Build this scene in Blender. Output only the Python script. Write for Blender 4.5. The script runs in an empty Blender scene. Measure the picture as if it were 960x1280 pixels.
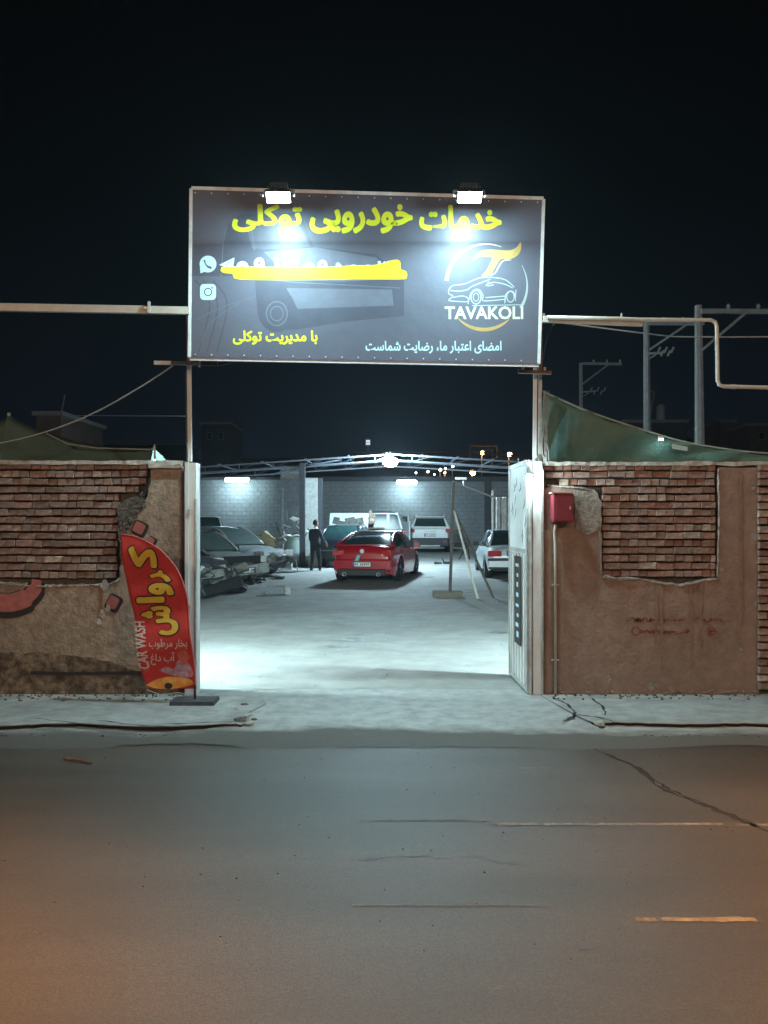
import bpy, bmesh, math, random
from mathutils import Vector, Matrix, noise
from mathutils.geometry import tessellate_polygon
R = math.radians
scn = bpy.context.scene
COL = scn.collection
rng = random.Random(7)

# ---------------------------------------------------------------- camera, night sky, exposure
CAM_H = 1.74
cd = bpy.data.cameras.new('camera')
cam = bpy.data.objects.new('camera', cd); COL.objects.link(cam)
cam.location = (0, 0, CAM_H); cam.rotation_euler = (R(90), 0, 0)
cd.sensor_fit = 'VERTICAL'; cd.sensor_height = 36; cd.lens = 36 * 1000 / 1280
cd.shift_y = 10 / 1280; cd.clip_end = 2000; cd.clip_start = 0.05
scn.camera = cam
scn.view_settings.view_transform = 'Standard'; scn.view_settings.look = 'None'
scn.view_settings.exposure = 0.15; scn.view_settings.gamma = 1
scn.cycles.max_bounces = 6; scn.cycles.diffuse_bounces = 3; scn.cycles.glossy_bounces = 3
scn.cycles.transmission_bounces = 4; scn.cycles.use_light_tree = True
scn.cycles.sample_clamp_indirect = 4; scn.cycles.use_denoising = True

w = bpy.data.worlds.new('World'); scn.world = w; w.use_nodes = True
nt = w.node_tree; bg = nt.nodes['Background']
tc = nt.nodes.new('ShaderNodeTexCoord'); sx = nt.nodes.new('ShaderNodeSeparateXYZ')
cr = nt.nodes.new('ShaderNodeValToRGB')
nt.links.new(tc.outputs['Generated'], sx.inputs[0]); nt.links.new(sx.outputs['Z'], cr.inputs[0])
nt.links.new(cr.outputs[0], bg.inputs[0]); bg.inputs[1].default_value = .8
els = cr.color_ramp.elements
els[0].position = 0.0; els[0].color = (.0058, .0098, .0165, 1)
els[1].position = 0.50; els[1].color = (.0008, .0011, .0013, 1)
e = els.new(.10); e.color = (.0028, .0048, .0080, 1)
e = els.new(.25); e.color = (.0018, .0032, .0046, 1)
e = els.new(.36); e.color = (.0010, .0018, .0021, 1)

def P(px, py, Y):
    "point at distance Y of the line of sight that the photograph shows at px, py (960 x 1280)"
    return Vector(((px - 480) / 1000 * Y, Y, CAM_H - (py - 650) / 1000 * Y))

# assumed street lamps, unseen on the near side: sodium light from behind the camera
def sodium(x, y, z, energy, col, r=.16):
    l = bpy.data.lights.new('assumed_sodium_light', 'POINT'); l.energy = energy; l.color = col
    l.shadow_soft_size = r
    o = bpy.data.objects.new('assumed_sodium_light', l); COL.objects.link(o); o.location = (x, y, z)
sodium(-9, -6, 7.5, 1650, (1, .68, .47))
sodium(9, -5, 7.5, 1650, (1, .66, .44))
def road_spot(x, y, z, aim, energy, cone):
    "added unseen spot, its cone shaped to tint only the near road sodium orange"
    l = bpy.data.lights.new('orange_road_spot', 'SPOT'); l.energy = energy; l.color = (1, .40, .06)
    l.spot_size = R(cone); l.spot_blend = 1; l.shadow_soft_size = .15
    o = bpy.data.objects.new('orange_road_spot', l); COL.objects.link(o); o.location = (x, y, z)
    o.rotation_euler = (Vector(aim) - Vector((x, y, z))).to_track_quat('-Z', 'Y').to_euler()
road_spot(-3.0, .6, 6.0, (-2.7, 1.8, 0), 5600, 62)
road_spot(4.2, 1.2, 6.0, (3.4, 2.8, 0), 4600, 62)

# ---------------------------------------------------------------- materials
def mat(name, base, rough=.7, var=.25, scale=6, bump=.0, bscale=40, metal=0, col2=None, scale2=1.2,
        amt2=.5, rnd=0, spec=.5, coat=0, stretch=None, bdist=.01):
    m = bpy.data.materials.new(name); m.use_nodes = True
    n = m.node_tree.nodes; L = m.node_tree.links; b = n['Principled BSDF']
    b.inputs['Roughness'].default_value = rough; b.inputs['Metallic'].default_value = metal
    b.inputs['Specular IOR Level'].default_value = spec
    b.inputs['Coat Weight'].default_value = coat; b.inputs['Coat Roughness'].default_value = .06
    tc = n.new('ShaderNodeTexCoord'); vec = tc.outputs['Object']
    if stretch:
        mp = n.new('ShaderNodeMapping'); mp.inputs['Scale'].default_value = stretch
        L.new(vec, mp.inputs[0]); vec = mp.outputs[0]
    nz = n.new('ShaderNodeTexNoise'); nz.inputs['Scale'].default_value = scale
    nz.inputs['Detail'].default_value = 8; nz.inputs['Roughness'].default_value = .65
    L.new(tc.outputs['Object'], nz.inputs['Vector'])
    mr = n.new('ShaderNodeMapRange'); mr.inputs[1].default_value = .3; mr.inputs[2].default_value = .7
    mr.inputs[3].default_value = 1 - var; mr.inputs[4].default_value = 1 + var
    L.new(nz.outputs[0], mr.inputs[0])
    src = None
    rgb = n.new('ShaderNodeRGB'); rgb.outputs[0].default_value = (*base, 1); src = rgb.outputs[0]
    if col2:
        n2 = n.new('ShaderNodeTexNoise'); n2.inputs['Scale'].default_value = scale2; n2.inputs['Detail'].default_value = 6
        n2.inputs['Roughness'].default_value = .6
        L.new(vec, n2.inputs['Vector'])
        m2 = n.new('ShaderNodeMapRange'); m2.inputs[1].default_value = .5 - .12 * 1; m2.inputs[2].default_value = .66
        m2.inputs[3].default_value = 0; m2.inputs[4].default_value = amt2
        L.new(n2.outputs[0], m2.inputs[0])
        mx = n.new('ShaderNodeMix'); mx.data_type = 'RGBA'
        L.new(m2.outputs[0], mx.inputs[0]); L.new(src, mx.inputs[6]); mx.inputs[7].default_value = (*col2, 1)
        src = mx.outputs[2]
    if rnd:
        oi = n.new('ShaderNodeObjectInfo'); hs = n.new('ShaderNodeHueSaturation')
        r1 = n.new('ShaderNodeMapRange'); r1.inputs[3].default_value = 1 - rnd; r1.inputs[4].default_value = 1 + rnd * 1.3
        L.new(oi.outputs['Random'], r1.inputs[0]); L.new(r1.outputs[0], hs.inputs['Value'])
        mm = n.new('ShaderNodeMath'); mm.operation = 'MULTIPLY'; mm.inputs[1].default_value = 7.31
        fr = n.new('ShaderNodeMath'); fr.operation = 'FRACT'
        L.new(oi.outputs['Random'], mm.inputs[0]); L.new(mm.outputs[0], fr.inputs[0])
        r2 = n.new('ShaderNodeMapRange'); r2.inputs[3].default_value = .75; r2.inputs[4].default_value = 1.1
        L.new(fr.outputs[0], r2.inputs[0]); L.new(r2.outputs[0], hs.inputs['Saturation'])
        L.new(src, hs.inputs['Color']); src = hs.outputs[0]
    vm = n.new('ShaderNodeVectorMath'); vm.operation = 'SCALE'
    L.new(src, vm.inputs[0]); L.new(mr.outputs[0], vm.inputs['Scale']); L.new(vm.outputs[0], b.inputs['Base Color'])
    if bump:
        nb = n.new('ShaderNodeTexNoise'); nb.inputs['Scale'].default_value = bscale; nb.inputs['Detail'].default_value = 6
        L.new(tc.outputs['Object'], nb.inputs['Vector'])
        bp = n.new('ShaderNodeBump'); bp.inputs['Strength'].default_value = bump; bp.inputs['Distance'].default_value = bdist
        L.new(nb.outputs[0], bp.inputs['Height']); L.new(bp.outputs[0], b.inputs['Normal'])
    return m

def emit(name, col, s):
    m = bpy.data.materials.new(name); m.use_nodes = True
    b = m.node_tree.nodes['Principled BSDF']
    b.inputs['Base Color'].default_value = (*[min(1, c) * .8 for c in col], 1)
    b.inputs['Emission Color'].default_value = (*col, 1); b.inputs['Emission Strength'].default_value = s
    return m

COLD = (.66, .93, 1.0)
M = dict(
    asphalt=mat('asphalt', (.043, .034, .026), .50, .60, 120, .55, 240, col2=(.080, .066, .053), scale2=1.1, amt2=.8, bdist=.008, stretch=(.22, 1, 1), spec=.6),
    concrete=mat('pavement_concrete', (.34, .34, .33), .85, .30, 5, .5, 30, col2=(.22, .215, .205), scale2=1.1, amt2=.8, bdist=.012, stretch=(.5, 1.2, 1)),
    yard=mat('yard_ground', (.33, .325, .31), .8, .20, 2.2, .5, 9, col2=(.22, .21, .195), scale2=.30, amt2=.75, bdist=.03, stretch=(.5, 1, 1)),
    earth=mat('earth', (.05, .045, .04), .95, .3, .3),
    dark_gap=mat('crack', (.02, .018, .016), .95, .3, 30),
    asph_crack=mat('asphalt_crack', (.022, .020, .018), .9, .3, 30),
    patch=mat('asphalt_patch', (.045, .042, .040), .8, .3, 60, .4, 120),
    white_line=mat('worn_white_paint', (.17, .165, .155), .7, .45, 40, col2=(.09, .088, .085), scale2=18, amt2=.9),
    yellow_line=mat('worn_yellow_paint', (.24, .19, .12), .7, .3, 40, col2=(.13, .10, .06), scale2=14, amt2=.8),
    mortar=mat('mortar', (.10, .085, .07), .95, .4, 30, .6, 60),
    brick=mat('brick', (.235, .150, .125), .88, .35, 28, .7, 70, col2=(.34, .26, .20), scale2=16, amt2=.55, rnd=.22, bdist=.006),
    brick_r=mat('brick_red', (.255, .145, .115), .88, .35, 28, .7, 70, col2=(.36, .25, .18), scale2=16, amt2=.5, rnd=.22, bdist=.006),
    plaster=mat('mud_plaster', (.37, .30, .235), .92, .34, 11, .9, 30, col2=(.21, .165, .125), scale2=1.7, amt2=.7, bdist=.012),
    plaster_low=mat('stained_plaster', (.10, .075, .052), .95, .6, 14, .6, 40, col2=(.23, .175, .125), scale2=7, amt2=1),
    plaster_r=mat('brown_render', (.31, .215, .17), .92, .20, 7, .8, 24, col2=(.21, .145, .115), scale2=1.3, amt2=.5, bdist=.012),
    cement=mat('rough_cement', (.30, .275, .24), .95, .4, 22, 1, 40, bdist=.02),
    cement_dark=mat('grey_rough_mortar', (.14, .135, .12), .95, .5, 40, 1, 60, bdist=.03),
    brick_pale=mat('lime_smeared_brick', (.34, .25, .20), .9, .35, 26, .8, 60, col2=(.52, .47, .42), scale2=14, amt2=.7, rnd=.2, bdist=.008),
    damp=mat('damp_render', (.26, .18, .14), .85, .3, 12),
    coping=mat('coping', (.46, .43, .39), .9, .35, 14, .8, 30, bdist=.012),
    pink=mat('pink_paint', (.42, .135, .125), .8, .25, 20), ink=mat('black_paint', (.03, .025, .025), .8, .3, 20),
    stencil=mat('faded_red_stencil', (.27, .075, .055), .9, .35, 30, col2=(.225, .145, .105), scale2=30, amt2=.75),
    whitesteel=mat('white_gate_paint', (.78, .81, .81), .45, .07, 5, .1, 12, col2=(.60, .60, .57), scale2=6, amt2=.3, stretch=(1, 1, .25)),
    galv=mat('galvanised_steel', (.60, .62, .61), .45, .2, 14, metal=.35, col2=(.25, .2, .16), scale2=5, amt2=.5),
    rust=mat('rusty_steel', (.17, .085, .05), .8, .4, 18, .4, 60, col2=(.24, .17, .13), scale2=6, amt2=.6),
    brownsteel=mat('brown_steel', (.055, .042, .034), .7, .4, 18), darksteel=mat('dark_steel', (.05, .055, .065), .6, .3, 14),
    canopysteel=mat('blue_grey_steel', (.13, .15, .18), .6, .25, 10), palesteel=mat('pale_steel', (.45, .48, .50), .5, .2, 10),
    pvc=mat('cream_pvc', (.60, .57, .50), .5, .12, 10),
    cable=mat('cable', (.30, .29, .28), .6, .1, 10), cable_dark=mat('dark_cable', (.05, .05, .05), .6, .1, 10),
    sign=mat('sign_print', (.100, .108, .145), .42, .06, 3, .5, 2.2, bdist=.03),
    sign_b=mat('sign_print_dark', (.070, .076, .106), .42, .10, 9), sign_c=mat('sign_print_light', (.122, .133, .175), .42, .10, 12),
    sign_edge=mat('sign_edge', (.72, .74, .74), .6, .2, 12),
    yel=mat('yellow_print', (.68, .74, .03), .5, .04, 5), icon=mat('pale_blue_print', (.50, .72, .80), .5, .04, 5),
    marker=mat('yellow_band', (1.0, .86, .03), .45, .02, 5),
    gold=mat('gold_print', (.42, .29, .10), .45, .18, 7), silver=mat('silver_print', (.34, .42, .42), .45, .1, 7),
    pgreen=mat('pale_green_print', (.62, .72, .52), .45, .08, 7),
    flag=mat('red_flag_cloth', (.52, .030, .028), .65, .12, 7, .25, 14, bdist=.03), fyel=mat('flag_yellow', (.70, .47, .05), .6, .1, 12),
    fblack=mat('flag_black', (.02, .015, .015), .6, .1, 12), fwhite=mat('flag_white', (.66, .58, .56), .6, .1, 12),
    forange=mat('flag_orange', (.80, .27, .05), .6, .25, 14, col2=(.75, .5, .12), scale2=12, amt2=.8), fblue=mat('flag_lilac', (.42, .38, .50), .6, .3, 25, col2=(.5, .06, .05), scale2=22, amt2=.9),
    box=mat('red_box_paint', (.23, .030, .045), .38, .1, 6), boxside=mat('pale_edge', (.50, .32, .30), .5, .1, 6),
    tarp=mat('green_tarp', (.12, .25, .22), .6, .15, 4, .5, 5, bdist=.06),
    tarp_l=mat('grey_green_tarp', (.15, .24, .20), .7, .15, 4, .4, 5, bdist=.05),
    hem=mat('tarp_hem', (.40, .46, .44), .6, .15, 10),
    block=mat('concrete_block', (.27, .285, .30), .9, .22, 7, .5, 25, col2=(.20, .21, .22), scale2=1.3, amt2=.6),
    block_gap=mat('block_mortar', (.17, .18, .19), .9, .2, 20),
    pillar=mat('limed_pillar', (.44, .45, .43), .9, .3, 10, .5, 25, col2=(.28, .28, .26), scale2=4, amt2=.6),
    tyre=mat('tyre_rubber', (.018, .018, .020), .8, .2, 20), rim=mat('alloy_rim', (.35, .36, .38), .35, .1, 10, metal=.7),
    blackrim=mat('dark_rim', (.05, .05, .055), .4, .1, 10, metal=.5),
    red=mat('red_car_paint', (.40, .008, .016), .28, .05, 5, coat=.8), white=mat('white_car_paint', (.68, .72, .72), .32, .06, 5, coat=.6),
    silverp=mat('silver_car_paint', (.50, .53, .55), .34, .06, 5, metal=.3, coat=.5), darkp=mat('navy_car_paint', (.012, .016, .030), .3, .1, 5, coat=.6),
    greyp=mat('dusty_grey_paint', (.34, .38, .38), .5, .35, 8, coat=.2, col2=(.32, .32, .29), scale2=5, amt2=.6), greenp=mat('dark_green_paint', (.035, .060, .060), .35, .2, 6, coat=.6),
    blackp=mat('black_scuffed_paint', (.055, .06, .062), .5, .4, 9), glass=mat('car_glass', (.020, .034, .034), .09, .1, 4, spec=.8),
    glass_s=mat('dusty_car_glass', (.07, .10, .095), .35, .2, 4, spec=.6),
    black=mat('black_plastic', (.02, .02, .022), .55, .1, 10), lampred=mat('tail_lens', (.50, .03, .03), .2, .1, 9, coat=.6),
    lampclear=mat('clear_lens', (.60, .62, .62), .15, .15, 12, coat=.6), plate=mat('plate_white', (.72, .73, .72), .5, .05, 9),
    plateblue=mat('plate_blue', (.03, .08, .35), .5, .05, 9), teal=mat('teal_sticker', (.12, .50, .50), .5, .1, 9),
    skin=mat('skin', (.36, .21, .15), .6, .08, 10), hair=mat('hair', (.015, .012, .010), .7, .2, 30), jacket=mat('dark_jacket', (.020, .024, .035), .85, .2, 14),
    trousers=mat('dark_trousers', (.018, .020, .026), .85, .2, 14), shoe=mat('shoe', (.03, .03, .03), .6, .1, 10),
    clutter=mat('wreck_metal', (.085, .09, .09), .6, .6, 9, metal=.2, col2=(.20, .19, .16), scale2=5, amt2=.8),
    cloth=mat('white_cloth', (.62, .62, .57), .85, .15, 9, .4, 20), bin=mat('grey_green_bin', (.26, .31, .29), .7, .15, 6),
    tan=mat('tan_panel', (.30, .25, .14), .7, .25, 9), brown=mat('brown_fur_cloth', (.34, .22, .16), .9, .5, 12, col2=(.6, .5, .42), scale2=9, amt2=.9),
    plinth=mat('wooden_plinth', (.13, .115, .09), .9, .25, 12), rubble=mat('rubble', (.38, .37, .34), .95, .3, 20),
    pole=mat('pole_concrete', (.26, .25, .24), .9, .2, 6), house=mat('house_brick_wall', (.13, .09, .07), .9, .25, 3), houseg=mat('house_render', (.05, .05, .055), .9, .2, 3),
    win=mat('dark_window', (.02, .025, .03), .15, .1, 4),
    led=emit('floodlight_led', (.62, .95, 1.0), 1750), yardled=emit('yard_floodlight_led', (.58, .86, 1.0), 1050),
    tube=emit('fluorescent_tube', (.62, .92, 1.0), 130), bulb=emit('bulb_glow', (.75, .97, 1.0), 700),
    orange=emit('sodium_glow', (1.0, .50, .14), 90), warm=emit('warm_white_glow', (1, .82, .6), 26), coldpt=emit('cold_glow', (.7, .9, 1), 16), paleglow=emit('lit_window', (.75, .85, 1), 1.1),
)

def translucent(m, col, f):
    n = m.node_tree.nodes; L = m.node_tree.links; out = n['Material Output']; t = n.new('ShaderNodeBsdfTranslucent'); t.inputs[0].default_value = (*col, 1)
    mx = n.new('ShaderNodeMixShader'); mx.inputs[0].default_value = f; L.new(n['Principled BSDF'].outputs[0], mx.inputs[1]); L.new(t.outputs[0], mx.inputs[2]); L.new(mx.outputs[0], out.inputs['Surface'])
translucent(M['tarp'], (.08, .20, .175), .10); translucent(M['tarp_l'], (.12, .22, .18), .10)
# ---------------------------------------------------------------- mesh helpers
def tag(o, label=None, cat=None, group=None, kind=None):
    if label: o['label'] = label
    if cat: o['category'] = cat
    if group: o['group'] = group
    if kind: o['kind'] = kind
    return o

def thing(name, label, cat, loc=(0, 0, 0), rz=0, group=None):
    o = bpy.data.objects.new(name, None); COL.objects.link(o)
    o.location = loc; o.rotation_euler = (0, 0, rz); o.empty_display_size = .2
    return tag(o, label, cat, group)

def link(name, me, m, parent=None, smooth=False, ang=None):
    if m is not None and not me.materials: me.materials.append(m)
    o = bpy.data.objects.new(name, me); COL.objects.link(o)
    if parent is not None: o.parent = parent
    if smooth:
        me.polygons.foreach_set('use_smooth', [True] * len(me.polygons))
        if ang: me.set_sharp_from_angle(angle=R(ang))
    return o

class MB:
    def __init__(s): s.v = []; s.f = []
    def add(s, vs, fs):
        k = len(s.v); s.v += [tuple(v) for v in vs]; s.f += [tuple(i + k for i in f) for f in fs]
    def box(s, c, size, rot=None, taper=None, jit=0):
        hx, hy, hz = size[0] / 2, size[1] / 2, size[2] / 2
        vs = []
        for z in (-hz, hz):
            t = taper if (taper and z > 0) else 1
            for x, y in ((-hx, -hy), (hx, -hy), (hx, hy), (-hx, hy)):
                v = Vector((x * t, y * t, z))
                if jit: v += Vector((rng.uniform(-jit, jit), rng.uniform(-jit, jit), rng.uniform(-jit, jit)))
                if rot is not None: v = rot @ v
                vs.append(v + Vector(c))
        s.add(vs, [(0, 3, 2, 1), (4, 5, 6, 7), (0, 1, 5, 4), (1, 2, 6, 5), (2, 3, 7, 6), (3, 0, 4, 7)])
        return s
    def beam(s, a, b, w_, h_=None, up=(0, 0, 1)):
        a, b = Vector(a), Vector(b); h_ = h_ or w_; d = (b - a).normalized()
        up = Vector(up)
        if abs(d.dot(up)) > .98: up = Vector((0, 1, 0))
        sd = d.cross(up).normalized() * w_ / 2; u = sd.cross(d).normalized() * h_ / 2
        vs = [a - sd - u, a + sd - u, a + sd + u, a - sd + u, b - sd - u, b + sd - u, b + sd + u, b - sd + u]
        s.add(vs, [(0, 1, 2, 3), (4, 7, 6, 5), (0, 4, 5, 1), (1, 5, 6, 2), (2, 6, 7, 3), (3, 7, 4, 0)])
        return s
    def tube(s, pts, r, n=8):
        pts = [Vector(p) for p in pts]; rings = []
        rs = r if isinstance(r, (list, tuple)) else [r] * len(pts)
        prev = None
        for i, p in enumerate(pts):
            d = (pts[min(i + 1, len(pts) - 1)] - pts[max(i - 1, 0)]).normalized()
            ref = Vector((0, 0, 1)) if abs(d.z) < .9 else Vector((0, 1, 0))
            if prev is not None and prev.cross(d).length > 1e-3: a = (prev - d * prev.dot(d)).normalized()
            else: a = (ref - d * ref.dot(d)).normalized()
            prev = a; b = d.cross(a)
            rings.append([p + (a * math.cos(2 * math.pi * k / n) + b * math.sin(2 * math.pi * k / n)) * rs[i] for k in range(n)])
        vs = [v for rr in rings for v in rr]; fs = []
        for i in range(len(pts) - 1):
            for k in range(n):
                a0 = i * n + k; a1 = i * n + (k + 1) % n
                fs.append((a0, a1, a1 + n, a0 + n))
        fs.append(tuple(range(n))[::-1]); fs.append(tuple(range((len(pts) - 1) * n, len(pts) * n)))
        s.add(vs, fs); return s
    def lathe(s, prof, c=(0, 0, 0), axis='z', n=24):
        vs = []; fs = []
        for r_, h in prof:
            for k in range(n):
                a = 2 * math.pi * k / n; x, y = r_ * math.cos(a), r_ * math.sin(a)
                v = (x, y, h) if axis == 'z' else ((h, x, y) if axis == 'x' else (x, h, y))
                vs.append(Vector(v) + Vector(c))
        for i in range(len(prof) - 1):
            for k in range(n):
                a0 = i * n + k; a1 = i * n + (k + 1) % n
                fs.append((a0, a1, a1 + n, a0 + n))
        s.add(vs, fs); return s
    def quad(s, a, b, c, d): s.add([a, b, c, d], [(0, 1, 2, 3)]); return s
    def grid(s, f, nu, nv):
        vs = [f(i / nu, j / nv) for j in range(nv + 1) for i in range(nu + 1)]
        s.add(vs, [(j * (nu + 1) + i, j * (nu + 1) + i + 1, (j + 1) * (nu + 1) + i + 1, (j + 1) * (nu + 1) + i)
                   for j in range(nv) for i in range(nu)]); return s
    def build(s, name, m, parent=None, smooth=False, ang=None):
        me = bpy.data.meshes.new(name); me.from_pydata(s.v, [], s.f); me.update()
        return link(name, me, m, parent, smooth, ang)

def tess_mesh(name, pts, to3, thick):
    "outline tessellated flat, or closed with sides when thick (a vector) is given"
    clean = [p for k, p in enumerate(pts) if math.hypot(p[0] - pts[k - 1][0], p[1] - pts[k - 1][1]) > 1e-7]
    flat = [Vector((x, y, 0)) for x, y in clean]; n = len(clean)
    tris = [t for t in tessellate_polygon([flat]) if len(set(t)) == 3]
    tris = [t if (flat[t[1]] - flat[t[0]]).cross(flat[t[2]] - flat[t[0]]).z > 0 else (t[0], t[2], t[1]) for t in tris]
    vs = [Vector(to3(x, y)) for x, y in clean]; fs = [tuple(t) for t in tris]
    if thick is not None:
        area = sum(clean[k - 1][0] * clean[k][1] - clean[k][0] * clean[k - 1][1] for k in range(n))
        vs += [v + Vector(thick) for v in vs]
        fs += [(a + n, c + n, b + n) for a, b, c in tris]
        fs += [((k + 1) % n, k, k + n, (k + 1) % n + n) if area > 0 else (k, (k + 1) % n, (k + 1) % n + n, k + n) for k in range(n)]
    me = bpy.data.meshes.new(name); me.from_pydata(vs, [], fs); me.update(); return me

def slab(name, pts, y0, y1, m, parent=None):
    "standing wall panel or print, outline in x, z, from depth y0 to y1, facing the street"
    th = (0, y1 - y0, 0) if y1 is not None and abs(y1 - y0) > 1e-6 else None
    return link(name, tess_mesh(name, pts, lambda x, z: (x, y0, z), th), m, parent)

def floor_poly(name, pts, z, m, thick=0, parent=None):
    return link(name, tess_mesh(name, pts, lambda x, y: (x, y, z), (0, 0, -thick) if thick else None), m, parent)

def pxslab(name, pts, Y, th, m, parent=None):
    return slab(name, [(P(x, y, Y).x, P(x, y, Y).z) for x, y in pts], Y, Y + th if th else None, m, parent)

def strip_pts(pts, w_):
    "flat brush stroke outline: w_ one width or a list"
    n = len(pts); ws = w_ if isinstance(w_, (list, tuple)) else [w_] * n
    lft, rgt = [], []
    for i, (x, y) in enumerate(pts):
        x0, y0 = pts[max(i - 1, 0)]; x1, y1 = pts[min(i + 1, n - 1)]
        dx, dy = x1 - x0, y1 - y0; l = math.hypot(dx, dy) or 1
        nx, ny = -dy / l * ws[i] / 2, dx / l * ws[i] / 2
        lft.append((x + nx, y + ny)); rgt.append((x - nx, y - ny))
    return lft, rgt

def strokes(name, lines, Y, m, parent=None, th=0):
    "flat printed lines given in photograph pixels on the plane Y"
    b = MB()
    for pts, w_ in lines:
        l, r_ = strip_pts(pts, w_)
        vs = [P(x, y, Y) for x, y in l] + [P(x, y, Y) for x, y in r_]
        n = len(pts)
        b.add(vs, [(i, i + 1, n + i + 1, n + i) for i in range(n - 1)])
    return b.build(name, m, parent)

def smooth_line(pts, k=6):
    out = []
    for i in range(len(pts) - 1):
        p0 = pts[max(i - 1, 0)]; p1 = pts[i]; p2 = pts[i + 1]; p3 = pts[min(i + 2, len(pts) - 1)]
        for j in range(k):
            t = j / k
            out.append(tuple(.5 * ((2 * p1[a]) + (-p0[a] + p2[a]) * t + (2 * p0[a] - 5 * p1[a] + 4 * p2[a] - p3[a]) * t * t
                       + (-p0[a] + 3 * p1[a] - 3 * p2[a] + p3[a]) * t ** 3) for a in range(len(p1))))
    out.append(tuple(pts[-1])); return out

# -------- lettering: Blender's own font, Persian letters joined by their presentation forms
F = {'ا': (0xFE8D, 0xFE8E, 0, 0), 'آ': (0xFE81, 0xFE82, 0, 0), 'ب': (0xFE8F, 0xFE90, 0xFE91, 0xFE92), 'ت': (0xFE95, 0xFE96, 0xFE97, 0xFE98),
     'خ': (0xFEA5, 0xFEA6, 0xFEA7, 0xFEA8), 'د': (0xFEA9, 0xFEAA, 0, 0), 'ر': (0xFEAD, 0xFEAE, 0, 0), 'ش': (0xFEB5, 0xFEB6, 0xFEB7, 0xFEB8),
     'س': (0xFEB1, 0xFEB2, 0xFEB3, 0xFEB4), 'ض': (0xFEBD, 0xFEBE, 0xFEBF, 0xFEC0), 'ط': (0xFEC1, 0xFEC2, 0xFEC3, 0xFEC4),
     'ع': (0xFEC9, 0xFECA, 0xFECB, 0xFECC), 'غ': (0xFECD, 0xFECE, 0xFECF, 0xFED0), 'ک': (0xFB8E, 0xFB8F, 0xFB90, 0xFB91),
     'ل': (0xFEDD, 0xFEDE, 0xFEDF, 0xFEE0), 'م': (0xFEE1, 0xFEE2, 0xFEE3, 0xFEE4), 'و': (0xFEED, 0xFEEE, 0, 0), 'ی': (0xFBFC, 0xFBFD, 0xFBFE, 0xFBFF)}
def shape(s):
    out = []
    for i, ch in enumerate(s):
        if ch not in F: out.append(ch); continue
        pj = i > 0 and s[i - 1] in F and bool(F[s[i - 1]][2])
        nj = i < len(s) - 1 and s[i + 1] in F and bool(F[ch][2])
        out.append(chr(F[ch][(1 if pj else 0) + (2 if nj else 0)]))
    return ''.join(reversed(out))

def glyph_mesh(s):
    c = bpy.data.curves.new('lettering', 'FONT'); c.body = s; c.resolution_u = 3
    o = bpy.data.objects.new('lettering', c); COL.objects.link(o)
    bpy.context.view_layer.update()
    me = bpy.data.meshes.new_from_object(o.evaluated_get(bpy.context.evaluated_depsgraph_get()))
    v = [(p.co.x, p.co.y) for p in me.vertices]; f = [tuple(p.vertices) for p in me.polygons]
    bpy.data.objects.remove(o); bpy.data.curves.remove(c); bpy.data.meshes.remove(me)
    return v, f

def lettering(s, frame, m, parent, bold=0.0, turn=0, name='lettering', to=None, bend=None, grow=0):
    """frame = x0,y0,x1,y1 that the words fill (pixels on the plane given by to(px,py)); bold in em"""
    v, f = glyph_mesh(s)
    if turn: v = [(-y, x) for x, y in v]
    xs = [a for a, _ in v]; ys = [b for _, b in v]
    X0, X1, Y0, Y1 = min(xs) - bold, max(xs) + bold, min(ys) - bold, max(ys) + bold
    x0, y0, x1, y1 = frame
    x0 -= grow; y0 -= grow; x1 += grow; y1 += grow
    B = MB(); offs = [(0, 0)]
    if bold:
        for rr in (.5, 1.0):
            offs += [(bold * rr * math.cos(a * math.pi / 5), bold * rr * math.sin(a * math.pi / 5)) for a in range(10)]
    for k, (ox, oy) in enumerate(offs):
        vs = []
        for a, b in v:
            u = (a + ox - X0) / (X1 - X0); t = (b + oy - Y0) / (Y1 - Y0)
            px, py = x0 + u * (x1 - x0), y1 - t * (y1 - y0)
            if bend: px, py = bend(px, py)
            q = to(px, py); vs.append((q.x, q.y - k * .000006, q.z))
        B.add(vs, f)
    return B.build(name, m, parent)

# ================================================================ SETTING
def gz(Y):
    return 0 if Y < 22 else .26 * min(1, ((Y - 22) / 14)) + .0002 * max(0, Y - 36) * 60

RZ = -.07
# one far ground sheet to the horizon
b = MB(); b.quad((-700, -300, -.42), (700, -300, -.42), (700, 1500, -.42), (-700, 1500, -.42))
tag(b.build('ground', M['earth']), kind='structure')
b = MB(); b.grid(lambda u, v: (-40 + 80 * u, -14 + 21.35 * v, RZ), 160, 42)
road = tag(b.build('road', M['asphalt'], smooth=True), kind='structure')

def jag(x0, x1, y, amp, step=.09, seed=0):
    r = random.Random(seed); out = []; x = x0
    while x < x1:
        out.append((x, y + amp * noise.noise(Vector((x * 1.3, seed, 0))) + r.uniform(-.012, .012))); x += step * r.uniform(.6, 1.5)
    out.append((x1, y)); return out

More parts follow.
